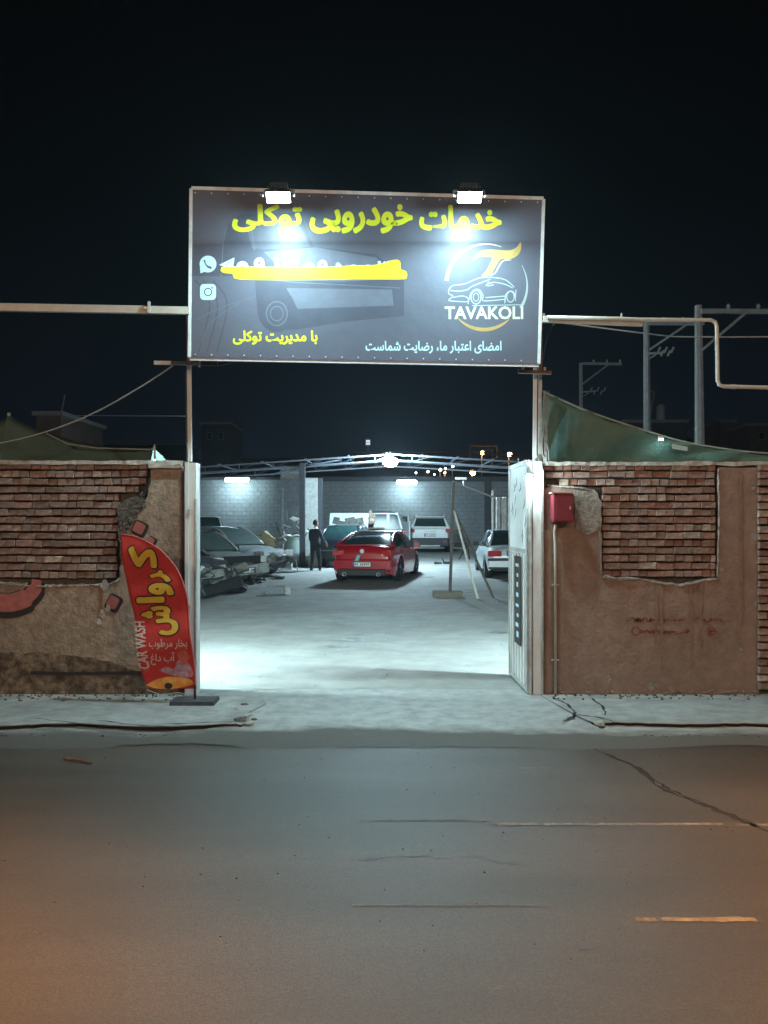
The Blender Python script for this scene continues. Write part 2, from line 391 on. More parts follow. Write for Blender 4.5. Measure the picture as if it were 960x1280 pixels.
# pavement slabs either side of the driveway, broken front edge
e1 = jag(-14, -1.22, 6.80, .11, .06, seed=3)
pav = floor_poly('pavement', e1 + [(-1.16, 6.95), (-1.24, 7.2), (-1.12, 7.6), (-1.3, 8.3), (-14, 8.3)], 0, M['concrete'], .007)
tag(pav, kind='structure')
tag(floor_poly('pavement_bed', [(x, y + .022) for x, y in e1] + [(-1.20, 6.98), (-1.28, 7.2), (-1.16, 7.6), (-1.34, 8.3), (-14, 8.3)], -.0075, M['dark_gap'], .062), kind='structure')  # near-black colour stands for dirt and for shade under the slab edge
e2 = jag(1.80, 14, 6.86, .09, .06, seed=9)
pav2 = floor_poly('pavement', e2 + [(14, 8.3), (1.5, 8.3), (1.62, 7.6), (1.72, 7.1)], 0, M['concrete'], .007)
tag(pav2, kind='structure')
tag(floor_poly('pavement_bed', [(x, y + .022) for x, y in e2] + [(14, 8.3), (1.54, 8.3), (1.66, 7.6), (1.76, 7.1)], -.0075, M['dark_gap'], .062), kind='structure')  # same near-black bed: dirt and the shade of the undercut in one colour
# worn concrete apron: ramp in the middle, shallow gutter in front of the slabs
def drv(u, v):
    x = -14 + 28 * u; y0 = 6.36 + .16 * noise.noise(Vector((x * .9, 3, 1))) + .05 * noise.noise(Vector((x * 5, 7, 2))); y = y0 + (8.35 - y0) * v
    ins = min(1, max(0, (x + 1.55) / .5)) * min(1, max(0, (2.0 - x) / .5))
    z = -.0695 + (.040 + .0245 * ins) * min(1, max(0, (y - 6.35) / .6)) ** .9 + .004 * noise.noise(Vector((x * 2, y * 2, 1))) * min(1, v * 4)
    return (x, y, z)
b = MB(); b.grid(drv, 560, 26)
m = mat('worn_apron', (.33, .33, .32), .66, .28, 6, .5, 40, bdist=.01); M['apron'] = m
n_ = m.node_tree.nodes; L_ = m.node_tree.links; bs = n_['Principled BSDF']
tc_ = n_.new('ShaderNodeTexCoord'); sp_ = n_.new('ShaderNodeSeparateXYZ'); L_.new(tc_.outputs['Object'], sp_.inputs[0])
mp_ = n_.new('ShaderNodeMapping'); mp_.inputs['Scale'].default_value = (.8, 2.2, 1); L_.new(tc_.outputs['Object'], mp_.inputs[0])
nz_ = n_.new('ShaderNodeTexNoise'); nz_.inputs['Scale'].default_value = 1.6; nz_.inputs['Detail'].default_value = 9; nz_.inputs['Roughness'].default_value = .62; L_.new(mp_.outputs[0], nz_.inputs['Vector'])
a_ = n_.new('ShaderNodeMapRange'); a_.inputs[1].default_value = 6.35; a_.inputs[2].default_value = 7.05; a_.inputs[3].default_value = -.55; a_.inputs[4].default_value = .55; L_.new(sp_.outputs['Y'], a_.inputs[0])
ad = n_.new('ShaderNodeMath'); ad.operation = 'ADD'; L_.new(a_.outputs[0], ad.inputs[0]); L_.new(nz_.outputs[0], ad.inputs[1])
r_ = n_.new('ShaderNodeMapRange'); r_.inputs[1].default_value = .40; r_.inputs[2].default_value = .72; L_.new(ad.outputs[0], r_.inputs[0])
src = bs.inputs['Base Color'].links[0].from_socket; mx_ = n_.new('ShaderNodeMix'); mx_.data_type = 'RGBA'
L_.new(r_.outputs[0], mx_.inputs[0]); mx_.inputs[6].default_value = (.085, .077, .069, 1); L_.new(src, mx_.inputs[7]); L_.new(mx_.outputs[2], bs.inputs['Base Color'])
tag(b.build('driveway', m, smooth=True), kind='structure')
# yard
def yard(u, v):
    x = -16 + 28 * u; Y = 8.25 + 38 * v
    return (x, Y, gz(Y) - .004 + .022 * noise.noise(Vector((x * .35, Y * .35, 2))) * min(1, (Y - 8.2) / 2))
b = MB(); b.grid(yard, 70, 90)
tag(b.build('yard_ground', M['yard'], smooth=True), kind='structure')

def yh(x, Y): return yard((x + 16) / 28, (Y - 8.25) / 38)[2]
def track(pts, w_, m, name='tyre_track', seed=0):
    r = random.Random(seed); p = smooth_line(pts, 14); n = len(p); ws = [w_ * r.uniform(.6, 1.2) * min(1, .1 + 5 * min(i, n - 1 - i) / n) for i in range(n)]
    l, q = strip_pts(p, ws); b = MB()
    b.add([(x, y, yh(x, y) + .006) for x, y in l] + [(x, y, yh(x, y) + .006) for x, y in q], [(i, n + i, n + i + 1, i + 1) for i in range(n - 1)])
    return tag(b.build(name, m), kind='structure')
M['track'] = mat('tyre_track', (.25, .245, .235), .8, .35, 7, .3, 30, col2=(.33, .325, .31), scale2=3, amt2=1)
M['oil'] = mat('oil_stain', (.13, .125, .118), .55, .4, 9, col2=(.30, .295, .28), scale2=6, amt2=1)
rs = random.Random(77)
for k in range(16):
    cx, cy, rr0 = rs.uniform(-2.6, 3.4), rs.uniform(9, 24), rs.uniform(.06, .22); n = 20
    pts = [(cx + rr0 * 1.5 * math.cos(2 * math.pi * i / n) * rs.uniform(.5, 1.1), cy + rr0 * math.sin(2 * math.pi * i / n) * rs.uniform(.5, 1.1)) for i in range(n)]
    tag(floor_poly('oil_stain', pts, yh(cx, cy) + .008, M['oil']), kind='structure')
def grit(name, spots, m, lab):
    b = MB()
    for x, y, z, s_ in spots: b.box((x, y, z + s_ * .25), (s_, s_ * rs.uniform(.6, 1), s_ * .6), Matrix.Rotation(rs.uniform(0, 3), 3, 'Z'), jit=s_ * .18)
    return tag(b.build(name, m), lab, 'gravel', kind='stuff')
sp = []
for k in range(260):
    x, y = rs.uniform(-4, 5), 8.4 + 15 * rs.random() ** 1.6; sp.append((x, y, yh(x, y), rs.uniform(.008, .024)))
grit('gravel', sp, M['rubble'], 'loose gravel scattered on the yard ground inside the gate')
sp = [(rs.uniform(-4.5, 4.8), 6.62 + .35 * rs.random() ** 2, -.055, rs.uniform(.006, .022)) for k in range(420)] + [(rs.uniform(-5, 5), rs.uniform(3.2, 6.6), RZ, rs.uniform(.004, .010)) for k in range(260)]
grit('gravel', sp, M['cement_dark'], 'fine grit along the pavement edge and on the road')
sp = [((rs.uniform(-5, -1.95) if rs.random() < .5 else rs.uniform(1.65, 5)), 7.93 - .25 * rs.random() ** 2.5, .001, rs.uniform(.006, .024)) for k in range(300)]
grit('gravel', sp, M['plaster_low'], 'crumbs of fallen plaster along the foot of both walls')

# cracks (thin dark strips with ragged sides), worn markings
def gp(px, py, z):
    Y = (CAM_H - z) / ((py - 650) / 1000); return ((px - 480) / 1000 * Y, Y)
def ground_line(name, pts, w_, z, m, wob=.012, seed=1):
    r = random.Random(seed); pts = smooth_line([gp(x, y, z) for x, y in pts], 7)
    ws = [w_ * r.uniform(.35, 1.5) * min(1, .2 + 4 * min(i, len(pts) - 1 - i) / len(pts)) for i in range(len(pts))]
    pts = [(x + r.uniform(-wob, wob), y + r.uniform(-wob, wob)) for x, y in pts]
    l, r_ = strip_pts(pts, ws); n = len(pts); b = MB()
    b.add([(x, y, z) for x, y in l] + [(x, y, z) for x, y in r_], [(i, i + 1, n + i + 1, n + i) for i in range(n - 1)])
    o = b.build(name, m); return tag(o, kind='structure')
zr = RZ - .0015
ground_line('road_crack', [(742, 936), (776, 950), (800, 963), (822, 982), (846, 993), (890, 1010), (925, 1025), (975, 1045)], .036, zr + .004, M['asph_crack'], .010, 2)
ground_line('road_crack', [(748, 940), (795, 958), (815, 972), (840, 988), (900, 1012), (950, 1033)], .022, zr + .006, M['dark_gap'], .012, 5)
for a in [[(690, 872), (708, 880), (718, 893), (702, 902)], [(738, 872), (752, 882), (757, 894)], [(718, 893), (745, 896), (770, 903)]]:
    ground_line('pavement_crack', a, .026, .004, M['dark_gap'], .01, 11)
for k, a in enumerate([[(40, 897), (90, 903), (150, 908)], [(120, 900), (170, 906), (235, 909)], [(200, 905), (262, 903), (300, 902)]]):
    ground_line('pavement_crack', a, .020, .004, M['dark_gap'], .01, 12 + k)
def mark(name, px0, px1, py, th, m, seed, z=zr + .004):
    r = random.Random(seed); n = max(6, int((px1 - px0) / 9)); up = []; lo = []
    for i in range(n + 1):
        px = px0 + (px1 - px0) * i / n; x, y = gp(px, py, z)
        up.append((x, y + th / 2 * r.uniform(.6, 1.15))); lo.append((x, y - th / 2 * r.uniform(.6, 1.15)))
    return tag(floor_poly(name, lo + up[::-1], z, m), kind='structure')
mark('lane_marking', 622, 672, 1030, .050, M['white_line'], 1)
mark('lane_marking', 680, 905, 1030, .040, M['white_line'], 2)
mark('lane_marking', 918, 1100, 1031, .040, M['white_line'], 2)
M['white_faint'] = mat('faint_white_paint', (.13, .128, .122), .7, .4, 30, col2=(.078, .076, .074), scale2=14, amt2=1)
mark('lane_marking', 470, 616, 1025, .018, M['white_faint'], 3)
mark('lane_marking', 596, 622, 960, .03, M['white_faint'], 3); mark('lane_marking', 648, 686, 960, .035, M['white_line'], 4)
mark('lane_marking', 440, 680, 1131, .016, M['white_faint'], 5)
mark('lane_marking', 610, 628, 1234, .03, M['white_faint'], 9)
mark('lane_marking', 795, 820, 1149, .040, M['yellow_line'], 6); mark('lane_marking', 828, 945, 1149, .046, M['yellow_line'], 7)
# oil spots and tar patches
def blot(px, py, wx, wy, seed, m=M['patch']):
    r = random.Random(seed); cx, cy = gp(px, py, zr + .004); n = 18
    pts = [(cx + wx * math.cos(2 * math.pi * i / n) * r.uniform(.55, 1.1), cy + wy * math.sin(2 * math.pi * i / n) * r.uniform(.5, 1.1)) for i in range(n)]
    tag(floor_poly('road_stain', pts, zr + .004, m), kind='structure')
M['stain'] = mat('oily_asphalt', (.052, .050, .048), .5, .3, 190, .4, 260, col2=(.07, .067, .065), scale2=9, amt2=1)
for k, (x, y, a, c) in enumerate([(240, 1072, .06, .05), (292, 1070, .08, .045), (348, 1069, .06, .06), (403, 1070, .07, .055), (466, 1070, .07, .05), (590, 1069, .05, .03), (640, 1078, .04, .03), (735, 1183, .06, .03), (910, 1262, .05, .03), (520, 1068, .09, .03)]):
    blot(x, y, a, c, 40 + k, M['stain'])
# twig lying on the road
b = MB(); x0, y0 = gp(80, 950, zr); x1, y1 = gp(114, 956, zr); b.tube([(x0, y0, zr + .012), ((x0 + x1) / 2, (y0 + y1) / 2, zr + .02), (x1, y1, zr + .012)], .009, 6)
tag(b.build('twig', M['rust']), 'thin dark stick lying on the road near the left pavement edge', 'stick')
# stones in the broken kerb ends
for k, (px, py, s) in enumerate([(302, 902, .05), (309, 895, .035), (296, 888, .03), (306, 882, .03), (312, 905, .03), (299, 876, .02), (318, 900, .02), (750, 905, .035), (746, 893, .028), (752, 909, .02)]):
    z = -.01; x, y = gp(px, py, z)
    bm = bmesh.new(); bmesh.ops.create_icosphere(bm, subdivisions=2, radius=s)
    for v in bm.verts: v.co = Vector((v.co.x * 1.3, v.co.y, v.co.z * .6)) * (1 + .5 * noise.noise(v.co * 30 + Vector((k, 0, 0))))
    me = bpy.data.meshes.new('stone'); bm.to_mesh(me); bm.free()
    o = link('stone', me, M['rubble'] if k % 3 else M['cement_dark']); o.location = (x, y, z + .3 * s)
    L = 'lump of rubble in the broken pavement end left of the driveway' if px < 400 else 'pale chip of stone by the pavement crack right of the driveway'
    tag(o, L, 'stone', 'rubble at the left pavement end' if px < 400 else 'stone chips at the right pavement crack')

# ================================================================ BRICK WALLS
def brick_mesh(seed, lx, lz=.064):
    r = random.Random(seed); hx, hz = lx / 2, lz / 2; c = .0045
    j = lambda a: r.uniform(-a, a)
    fr = [(-hx + c + j(.003), -.003 + j(.004), -hz + c + j(.002)), (hx - c + j(.003), -.003 + j(.004), -hz + c + j(.002)),
          (hx - c + j(.003), -.003 + j(.004), hz - c + j(.002)), (-hx + c + j(.003), -.003 + j(.004), hz - c + j(.002))]
    md = [(-hx + j(.002), .006, -hz + j(.002)), (hx + j(.002), .006, -hz + j(.002)), (hx + j(.002), .006, hz + j(.002)), (-hx + j(.002), .006, hz + j(.002))]
    bk = [(x, .07, z) for x, _, z in ((-hx, 0, -hz), (hx, 0, -hz), (hx, 0, hz), (-hx, 0, hz))]
    me = bpy.data.meshes.new('brick')
    fs = [(0, 1, 2, 3)] + [(k + 4, (k + 1) % 4 + 4, (k + 1) % 4, k) for k in range(4)] + [(k + 8, (k + 1) % 4 + 8, (k + 1) % 4 + 4, k + 4) for k in range(4)]
    me.from_pydata(fr + md + bk, [], fs); me.update(); return me
BM_L = {k: [brick_mesh(k * 31 + i, lx, .062) for i in range(6)] for k, lx in ((1, .174), (2, .088))}
def lay(root, x0, x1, py, m, Y=8.012, course=.0776, extra_stuff=None, kind=None, r=random.Random(5)):
    "one course of bricks between x0 and x1 (metres) centred on height of pixel row py"
    z = P(0, py, 8).z; k = kind or (1 if r.random() < .55 else 2); x = x0
    while x < x1 - .03:
        kk = k if r.random() > .12 else 3 - k
        lx = (.176 if kk == 1 else .090)
        if x + lx > x1 + .03: kk = 2; lx = .090
        me = r.choice(BM_L[kk])
        if not me.materials: me.materials.append(None)
        o = bpy.data.objects.new('brick', me); COL.objects.link(o); o.parent = root
        fit = 1 if x + lx <= x1 + .01 else max(.4, (x1 - x) / lx)
        o.scale = (fit, 1, r.uniform(.90, 1.08))
        o.location = (x + lx * fit / 2, Y + r.uniform(-.012, .012), z + r.uniform(-.003, .003) + .007 * noise.noise(Vector((x * 1.1, py * .03, 0))))
        o.rotation_euler = (r.uniform(-.03, .03), r.uniform(-.012, .012), r.uniform(-.03, .03))
        o.material_slots[0].link = 'OBJECT'; o.material_slots[0].material = M['brick_pale'] if r.random() < .07 else m
        x += lx * fit + .0015
    return

def ragged(pts, amp=.012, step=.05, seed=0):
    r = random.Random(seed); out = []
    for i in range(len(pts) - 1):
        (x0, z0), (x1, z1) = pts[i], pts[i + 1]; n = max(1, int(math.hypot(x1 - x0, z1 - z0) / step))
        for k in range(n):
            t = k / n; out.append((x0 + (x1 - x0) * t + (r.uniform(-amp, amp) if k else 0), z0 + (z1 - z0) * t + (r.uniform(-amp, amp) if k else 0)))
    out.append(pts[-1]); return out
W8 = lambda px, py: (P(px, py, 8).x, P(px, py, 8).z)

# ---- left wall
lw = thing('boundary_wall', 'left boundary wall of bare brown bricks above cracked plaster, with painted pink shapes', 'wall', (-5, 8.1, 0))
def rel(o, root):
    "keep world coordinates under a moved root"
    o.parent = root; o.matrix_parent_inverse = Matrix.Translation(-Vector(root.location)) if root.rotation_euler.z == 0 else root.matrix_basis.inverted()
    return o
lw.location = (0, 0, 0)
b = MB(); b.box((-8.0, 8.16, 1.14), (11.96, .2, 2.30)); b.build('masonry_core', M['mortar'], lw)
edge = ragged([W8(-300, 728), W8(0, 727), W8(60, 731), W8(110, 730), W8(138, 729), W8(149, 722), W8(152, 700), W8(151, 676), W8(158, 664), W8(170, 645), W8(179, 630), W8(186, 616), W8(188, 600), W8(187, 590), W8(193, 585)], .008, .035, 4)
pl = slab('plaster', [(-14, 0.0), (P(229, 868, 8).x, 0.0), W8(229, 582)] + edge[::-1] + [(-14, edge[0][1])], 7.985, 8.06, M['plaster'], lw)
# stained footing of the plaster
b = slab('stained_base', ragged([(-14, .40), W8(40, 815), W8(120, 822), W8(170, 838), W8(228, 842)], .015, .06, 3) + [(P(228, 868, 8).x, .001), (-14, .001)], 7.981, None, M['plaster_low'], lw)
# rough grey mortar where the plaster has fallen
slab('fallen_plaster_scar', ragged([W8(150, 724), W8(151, 672), W8(146, 640), W8(150, 628), W8(172, 620), W8(180, 620), W8(183, 628), W8(174, 645), W8(160, 664), W8(154, 700), W8(158, 722)], .01, .03, 8), 7.992, 8.05, M['cement_dark'], lw)
b = MB(); r4 = random.Random(4)
for i in range(60):
    x, z = W8(r4.uniform(149, 178), 0)[0], 0
    px = r4.uniform(149, 180); py = 622 + (180 - px) * 1.6 + r4.uniform(-6, 8)
    c = P(px, py, 8); b.box((c.x, 7.99, c.z), (r4.uniform(.02, .06), .04, r4.uniform(.02, .05)), Matrix.Rotation(r4.uniform(0, 3), 3, 'Y'), jit=.008)
tag(b.build('mortar_crumbs', M['cement_dark'], lw), kind='stuff')
# pale lip of broken plaster
def lip(root, pts, m=M['cement'], rad=.011, seed=1, Y=7.985):
    r = random.Random(seed); p3 = [(x, Y + r.uniform(-.004, .006), z + r.uniform(-.006, .004)) for x, z in ragged(pts, .004, .04, seed)]
    b = MB(); b.tube(p3, [rad * r.uniform(.5, 1.5) for _ in p3], 6); return b.build('plaster_lip', m, root, True)
lip(lw, [W8(-300, 730), W8(0, 729), W8(60, 733), W8(110, 732), W8(138, 731), W8(150, 724)], rad=.012)
lip(lw, [W8(150, 722), W8(153, 700), W8(151, 676)], M['cement_dark'], .010, 2)
b = MB(); p = [(W8(px, py)) for px, py in [(188, 588), (187, 603), (180, 618), (176, 624), (172, 632)]]
b.tube([(x, 7.992, z) for x, z in p], [.010, .02, .024, .018, .008], 6); b.build('wall_crack', M['dark_gap'], lw)
rows = [582.5 + 9.72 * k for k in range(15)]
ends = [186, 184, 183, 172, 147, 149, 147, 147, 148, 147, 147, 144, 147, 146, 145]
rb = random.Random(21)
for k, py in enumerate(rows):
    lay(lw, -4.95 + (k % 2) * .045 - .02 * (k % 3), P(ends[k], 0, 8).x, py, M['brick'], kind=(2 if k in (1, 2, 4, 6, 8, 10, 12, 14) else 1), r=rb)
b = MB()   # the same bricks on beyond the view, joined
for k, py in enumerate(rows):
    z = P(0, py, 8).z; x = -13.9
    while x < -5.1:
        b.box((x + .088, 8.03, z), (.172, .05, .064), jit=.003); x += .181
tag(b.build('far_bricks', M['brick'], lw), kind='stuff')
# coping of pale mortar
def coping(root, x0, x1, seed, zt=None, m=M['coping']):
    r = random.Random(seed); n = int((x1 - x0) / .05); b = MB(); z0 = zt or P(0, 578.5, 8).z
    vs = []
    for i in range(n + 1):
        x = x0 + (x1 - x0) * i / n; h = .022 + .014 * noise.noise(Vector((x * 3, seed, 0))) + r.uniform(-.004, .004); f = 7.985 + r.uniform(-.006, .006)
        vs += [(x, f, z0 - .012 * (1 + noise.noise(Vector((x * 5, seed, 3)))) - .004), (x, f + .004, z0 + h), (x, 8.27, z0 + h + .01), (x, 8.27, z0 - .01)]
    fs = []
    for i in range(n):
        for k in range(4): a = i * 4 + k; c = i * 4 + (k + 1) % 4; fs.append((a, c, c + 4, a + 4))
    b.add(vs, fs + [(3, 2, 1, 0), (n * 4, n * 4 + 1, n * 4 + 2, n * 4 + 3)]); return b.build('coping', m, root)
coping(lw, -14, P(228, 0, 8).x, 2)
b = MB(); b.box((P(208, 0, 8).x, 7.975, P(0, 583, 8).z), (.33, .05, .045), jit=.006); b.build('coping_end', M['coping'], lw)
# painted shapes
def lozenge(cx, cy, hw, hh, rot, root, Y=7.978):
    for m, s, dy in ((M['ink'], 1.0, 0), (M['pink'], .72, -.003)):
        pts = []
        for i in range(28):
            a = 2 * math.pi * i / 28; c, s_ = math.cos(a), math.sin(a)
            q = (abs(c) ** 5.5 + abs(s_) ** 5.5) ** (-1 / 5.5)
            x, y = c * q * hw * s, s_ * q * hh * s
            pts.append((cx + x * math.cos(rot) - y * math.sin(rot) - (1.2 if m is M['pink'] else 0), cy + x * math.sin(rot) + y * math.cos(rot) - (1.2 if m is M['pink'] else 0)))
        pxslab('painted_shape', pts, Y + dy, 0, m, root)
lozenge(175, 661, 9.5, 9.5, .45, lw); lozenge(142, 754, 9.5, 10.5, .5, lw); lozenge(189, 678, 6, 7, .6, lw)
sw = smooth_line([(-60, 722), (-30, 748), (5, 757), (30, 752), (43, 740), (46, 728)], 6)
strokes('painted_shape', [(sw, [29] * 10 + [32] * 10 + [26] * 6 + [22] * 5)], 7.978, M['ink'], lw)
strokes('painted_shape', [([(x, y - 3.5) for x, y in sw], [22] * 10 + [23] * 10 + [17] * 6 + [12] * 5)], 7.975, M['pink'], lw)
strokes('painted_line', [(smooth_line([(38, 841), (90, 842), (178, 841)], 8), 4.5)], 7.9765, M['ink'], lw)
strokes('rust_run', [(smooth_line([(124, 733), (126, 750), (125, 782)], 8), [2, 3, 5, 4, 6, 3, 5, 4, 5, 4, 3, 6, 4, 3, 2, 2, 1])], 7.9775, mat('rust_stain', (.22, .12, .06), .9, .4, 40), lw)
for (x, y, s) in [(131, 731, 5), (128, 767, 4), (135, 760, 3), (124, 777, 3)]:
    pxslab('plaster_chip', [(x + s * math.cos(a) * (1 + .3 * math.sin(3 * a)), y + 1.4 * s * math.sin(a)) for a in [i * .7 for i in range(9)]], 7.974, 0, M['coping'], lw)

# ---- right wall
rw = thing('boundary_wall', 'right boundary wall of brown render with a rectangle of bare red bricks left open', 'wall')
xr0, xr1 = P(680, 0, 8).x, P(948, 0, 8).x
b = MB(); b.box(((xr0 + xr1) / 2, 8.165, 1.14), (xr1 - xr0 - .02, .19, 2.28)); b.build('masonry_core', M['mortar'], rw)
out = [(xr0, 0)] + [(xr1, 0)] + [W8(948, 584), W8(925, 585), W8(898, 584)]
inner = ragged([W8(898, 584), W8(899, 650), W8(897, 722), W8(880, 724), W8(852, 730), W8(826, 727), W8(800, 722), W8(770, 722), W8(753, 719), W8(751, 680), W8(751, 625), W8(742, 612), W8(715, 608), W8(690, 606), W8(680, 612)], .006, .04, 6)
slab('plaster', out + inner[1:], 7.985, 8.06, M['plaster_r'], rw)
lip(rw, [W8(897, 586), W8(898, 650), W8(896, 721)], M['coping'], .007, 3)
lip(rw, [W8(897, 723), W8(880, 725), W8(852, 732), W8(826, 729), W8(800, 724), W8(770, 723), W8(753, 721)], M['cement'], .016, 4)
lip(rw, [W8(751, 718), W8(750, 680), W8(750, 628), W8(742, 613), W8(715, 609), W8(684, 607)], M['cement'], .012, 5)
slab('rough_render_patch', ragged([W8(717, 612), W8(744, 616), W8(751, 628), W8(751, 640), W8(748, 662), W8(735, 668), W8(719, 662)], .008, .03, 12), 7.975, 7.99, M['cement'], rw)
rb = random.Random(33)
rr = [584 + 9.5 * k for k in range(15)]
for k, py in enumerate(rr):
    x0 = P(681, 0, 8).x if k < 3 else P(753, 0, 8).x
    if k == 2: x0 = P(700, 0, 8).x
    lay(rw, x0 + .01 * (k % 2), P(895, 0, 8).x, py, M['brick_r'], kind=(1 if k in (1, 3, 5, 7, 9, 11, 13) else 2), r=rb)
coping(rw, xr0, xr1, 5, P(0, 580, 8).z)
b = MB(); r6 = random.Random(6)
for i in range(34):
    px = 690 + 258 * r6.random() ** .6; c = P(px, 866, 7.98); b.box((c.x, 7.975, .012 + r6.uniform(0, .02)), (r6.uniform(.02, .09), .03, r6.uniform(.01, .03)), Matrix.Rotation(r6.uniform(-.3, .3), 3, 'Y'), jit=.006)
tag(b.build('broken_skirting', M['plaster_r'], rw), kind='stuff')
# faded red stencilled lines: unreadable strokes
def scribble(x0, x1, y, h, seed, root):
    r = random.Random(seed); L = []; x = x0
    while x < x1:
        ww = r.uniform(4, 9)
        L.append((smooth_line([(x, y + r.uniform(-h, h) * .5), (x + ww * .4, y + r.uniform(-h, h) * .5), (x + ww, y + r.uniform(-h, h) * .4)], 4), r.uniform(2.0, 3.4)))
        if r.random() < .5: L.append(([(x, y + h * .5), (x + r.uniform(-1, 1), y - h * .7)], 1.7))
        x += ww * .8
    strokes('faded_stencil', L, 7.9795, M['stencil'], root)
scribble(784, 850, 775, 5, 1, rw); scribble(868, 898, 775, 5, 2, rw)
scribble(802, 860, 790, 5, 3, rw); scribble(884, 890, 790, 5, 4, rw)
for cx in (795, 889):
    strokes('faded_stencil', [([(cx + 5 * math.cos(a), 789 + 5 * math.sin(a)) for a in [i * .45 for i in range(15)]], 2.4)], 7.979, M['stencil'], rw)

rw2 = random.Random(61)
for k, (x, y, q) in enumerate([(943, 670, 4), (944, 755, 3.5), (902, 712, 3), (925, 812, 3), (868, 690, 2.5), (760, 850, 4), (941, 610, 3), (814, 858, 5), (700, 860, 3)]):
    pts = [(x + q * math.cos(t_) * rw2.uniform(.6, 1.3), y + 1.3 * q * math.sin(t_) * rw2.uniform(.6, 1.2)) for t_ in [i * .63 for i in range(10)]]
    pxslab('render_chip', pts, 7.9775, 0, M['cement'], rw)
for k in range(5):
    x = rw2.uniform(770, 940); strokes('damp_run', [([(x, 590 if x > 900 else 728), (x + 1, 760), (x + rw2.uniform(-2, 2), 800 + 12 * k)], [rw2.uniform(3, 7), 4, 1])], 7.9792, M['damp'], rw)
# ---- brick wall at the far right
fw = thing('boundary_wall', 'wall of bare red bricks starting at the right edge past the brown render', 'wall')
xb0 = P(949.5, 0, 7.93).x
b = MB(); b.box((xb0 + 5.0, 8.13, 1.14), (9.99, .24, 2.28)); b.build('masonry_core', M['mortar'], fw)
rb = random.Random(44)
b = MB()
for k in range(29):
    py = 584 + 9.72 * k; z0 = P(0, py, 8).z
    lay(fw, xb0 + .002, xb0 + .86, py, M['brick_r'], Y=7.945, kind=1 + k % 2, r=rb)
    x = xb0 + .87
    while x < xb0 + 9.7: b.box((x + .088, 7.98, z0), (.172, .05, .064), jit=.003); x += .181
tag(b.build('far_bricks', M['brick_r'], fw), kind='stuff')
coping(fw, xb0 + .002, xb0 + 9.9, 8, P(0, 579.5, 8).z)

# ================================================================ GATE
Yg = 8.02
gl = thing('gate_post', 'tall white steel gate post with a rusty upper mast at the left of the entrance', 'gate post', (P(236, 0, Yg).x, Yg, 0))
def R_(o, root): return rel(o, root)
b = MB(); b.box((P(240.5, 0, 7.99).x, 8.05, 1.155), (.085, .18, 2.31)); R_(b.build('post', M['whitesteel'], None), gl)
b = MB(); b.box((P(233.6, 0, 7.95).x, 7.99, 1.155), (.035, .10, 2.31)); R_(b.build('door_stop', M['whitesteel'], None), gl)
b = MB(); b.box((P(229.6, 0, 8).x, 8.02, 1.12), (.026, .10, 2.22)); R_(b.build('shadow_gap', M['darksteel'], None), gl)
b = MB(); b.box((P(244, 0, 7.99).x + .01, 7.98, 1.0), (.012, .06, 1.9)); R_(b.build('edge_bar', M['galv'], None), gl)
b = MB(); b.beam(P(237.5, 577, 8.0), P(236.5, 452, 8.0), .036); R_(b.build('mast', M['whitesteel'], None), gl)
b = MB(); b.beam(P(236.5, 452, 8.0), P(235.2, 386, 8.0), .040); R_(b.build('rusty_mast', M['rust'], None), gl)
b = MB(); b.beam(P(232.8, 577, 8.04), P(232.8, 455, 8.04), .012); R_(b.build('stay_bar', M['darksteel'], None), gl)
b = MB()
for y in (640, 760, 820): b = MB(); b.box(P(236, y, 7.94), (.03, .02, .05)); R_(b.build('hinge', M['galv'], None), gl)

gr = thing('gate_post', 'white steel gate post under twin masts at the right of the entrance, bulb on it', 'gate post', (P(670, 0, Yg).x, Yg, 0))
b = MB(); b.box((P(671, 0, 8).x, 8.04, 1.16), (.088, .16, 2.32)); R_(b.build('post', M['whitesteel'], None), gr)
b = MB(); b.box((P(677.5, 0, 7.96).x, 8.0, 1.12), (.022, .12, 2.24)); R_(b.build('door_stop', M['galv'], None), gr)
b = MB(); b.box((P(664, 0, 7.96).x, 7.99, 1.16), (.016, .06, 2.32)); R_(b.build('edge_bar', M['galv'], None), gr)
b = MB(); b.beam(P(668, 580, 8.0), P(669, 460, 8.0), .034); b2 = b.build('mast', M['whitesteel'], None); R_(b2, gr)
b = MB(); b.beam(P(674.6, 590, 8.02), P(675.2, 404, 8.02), .034); R_(b.build('mast', M['galv'], None), gr)
b = MB(); b.beam(P(676, 470, 7.99), P(676.5, 404, 7.99), .03); R_(b.build('rusty_mast', M['rust'], None), gr)
b = MB(); rr_ = random.Random(3)
for k in range(5):
    pts = [P(680 + 2.2 * math.sin(k * 2 + i * .9) + k, 488 + i * 13, 7.97) for i in range(8)]
    b.tube(pts, .004, 5)
R_(b.build('tangled_wire', M['cable'], None), gr)
for y in (596, 640, 700, 790, 840):
    b = MB(); b.box(P(664, y, 7.93), (.022, .03, .05)); R_(b.build('hinge', M['galv'], None), gr)
# bulb
bl = thing('bulb_light', 'small bright white bulb glowing on the right gate post', 'lamp', P(661, 598, 7.88))
b = MB(); b.lathe([(.001, -.03), (.02, -.024), (.028, 0), (.02, .024), (.001, .03)], P(661, 598, 7.88), 'z', 12); R_(b.build('bulb', M['bulb'], None, True), bl)
b = MB(); b.box(P(661, 598, 7.88) + Vector((.0, .045, .035)), (.04, .05, .03)); R_(b.build('lamp_holder', M['black'], None), bl)

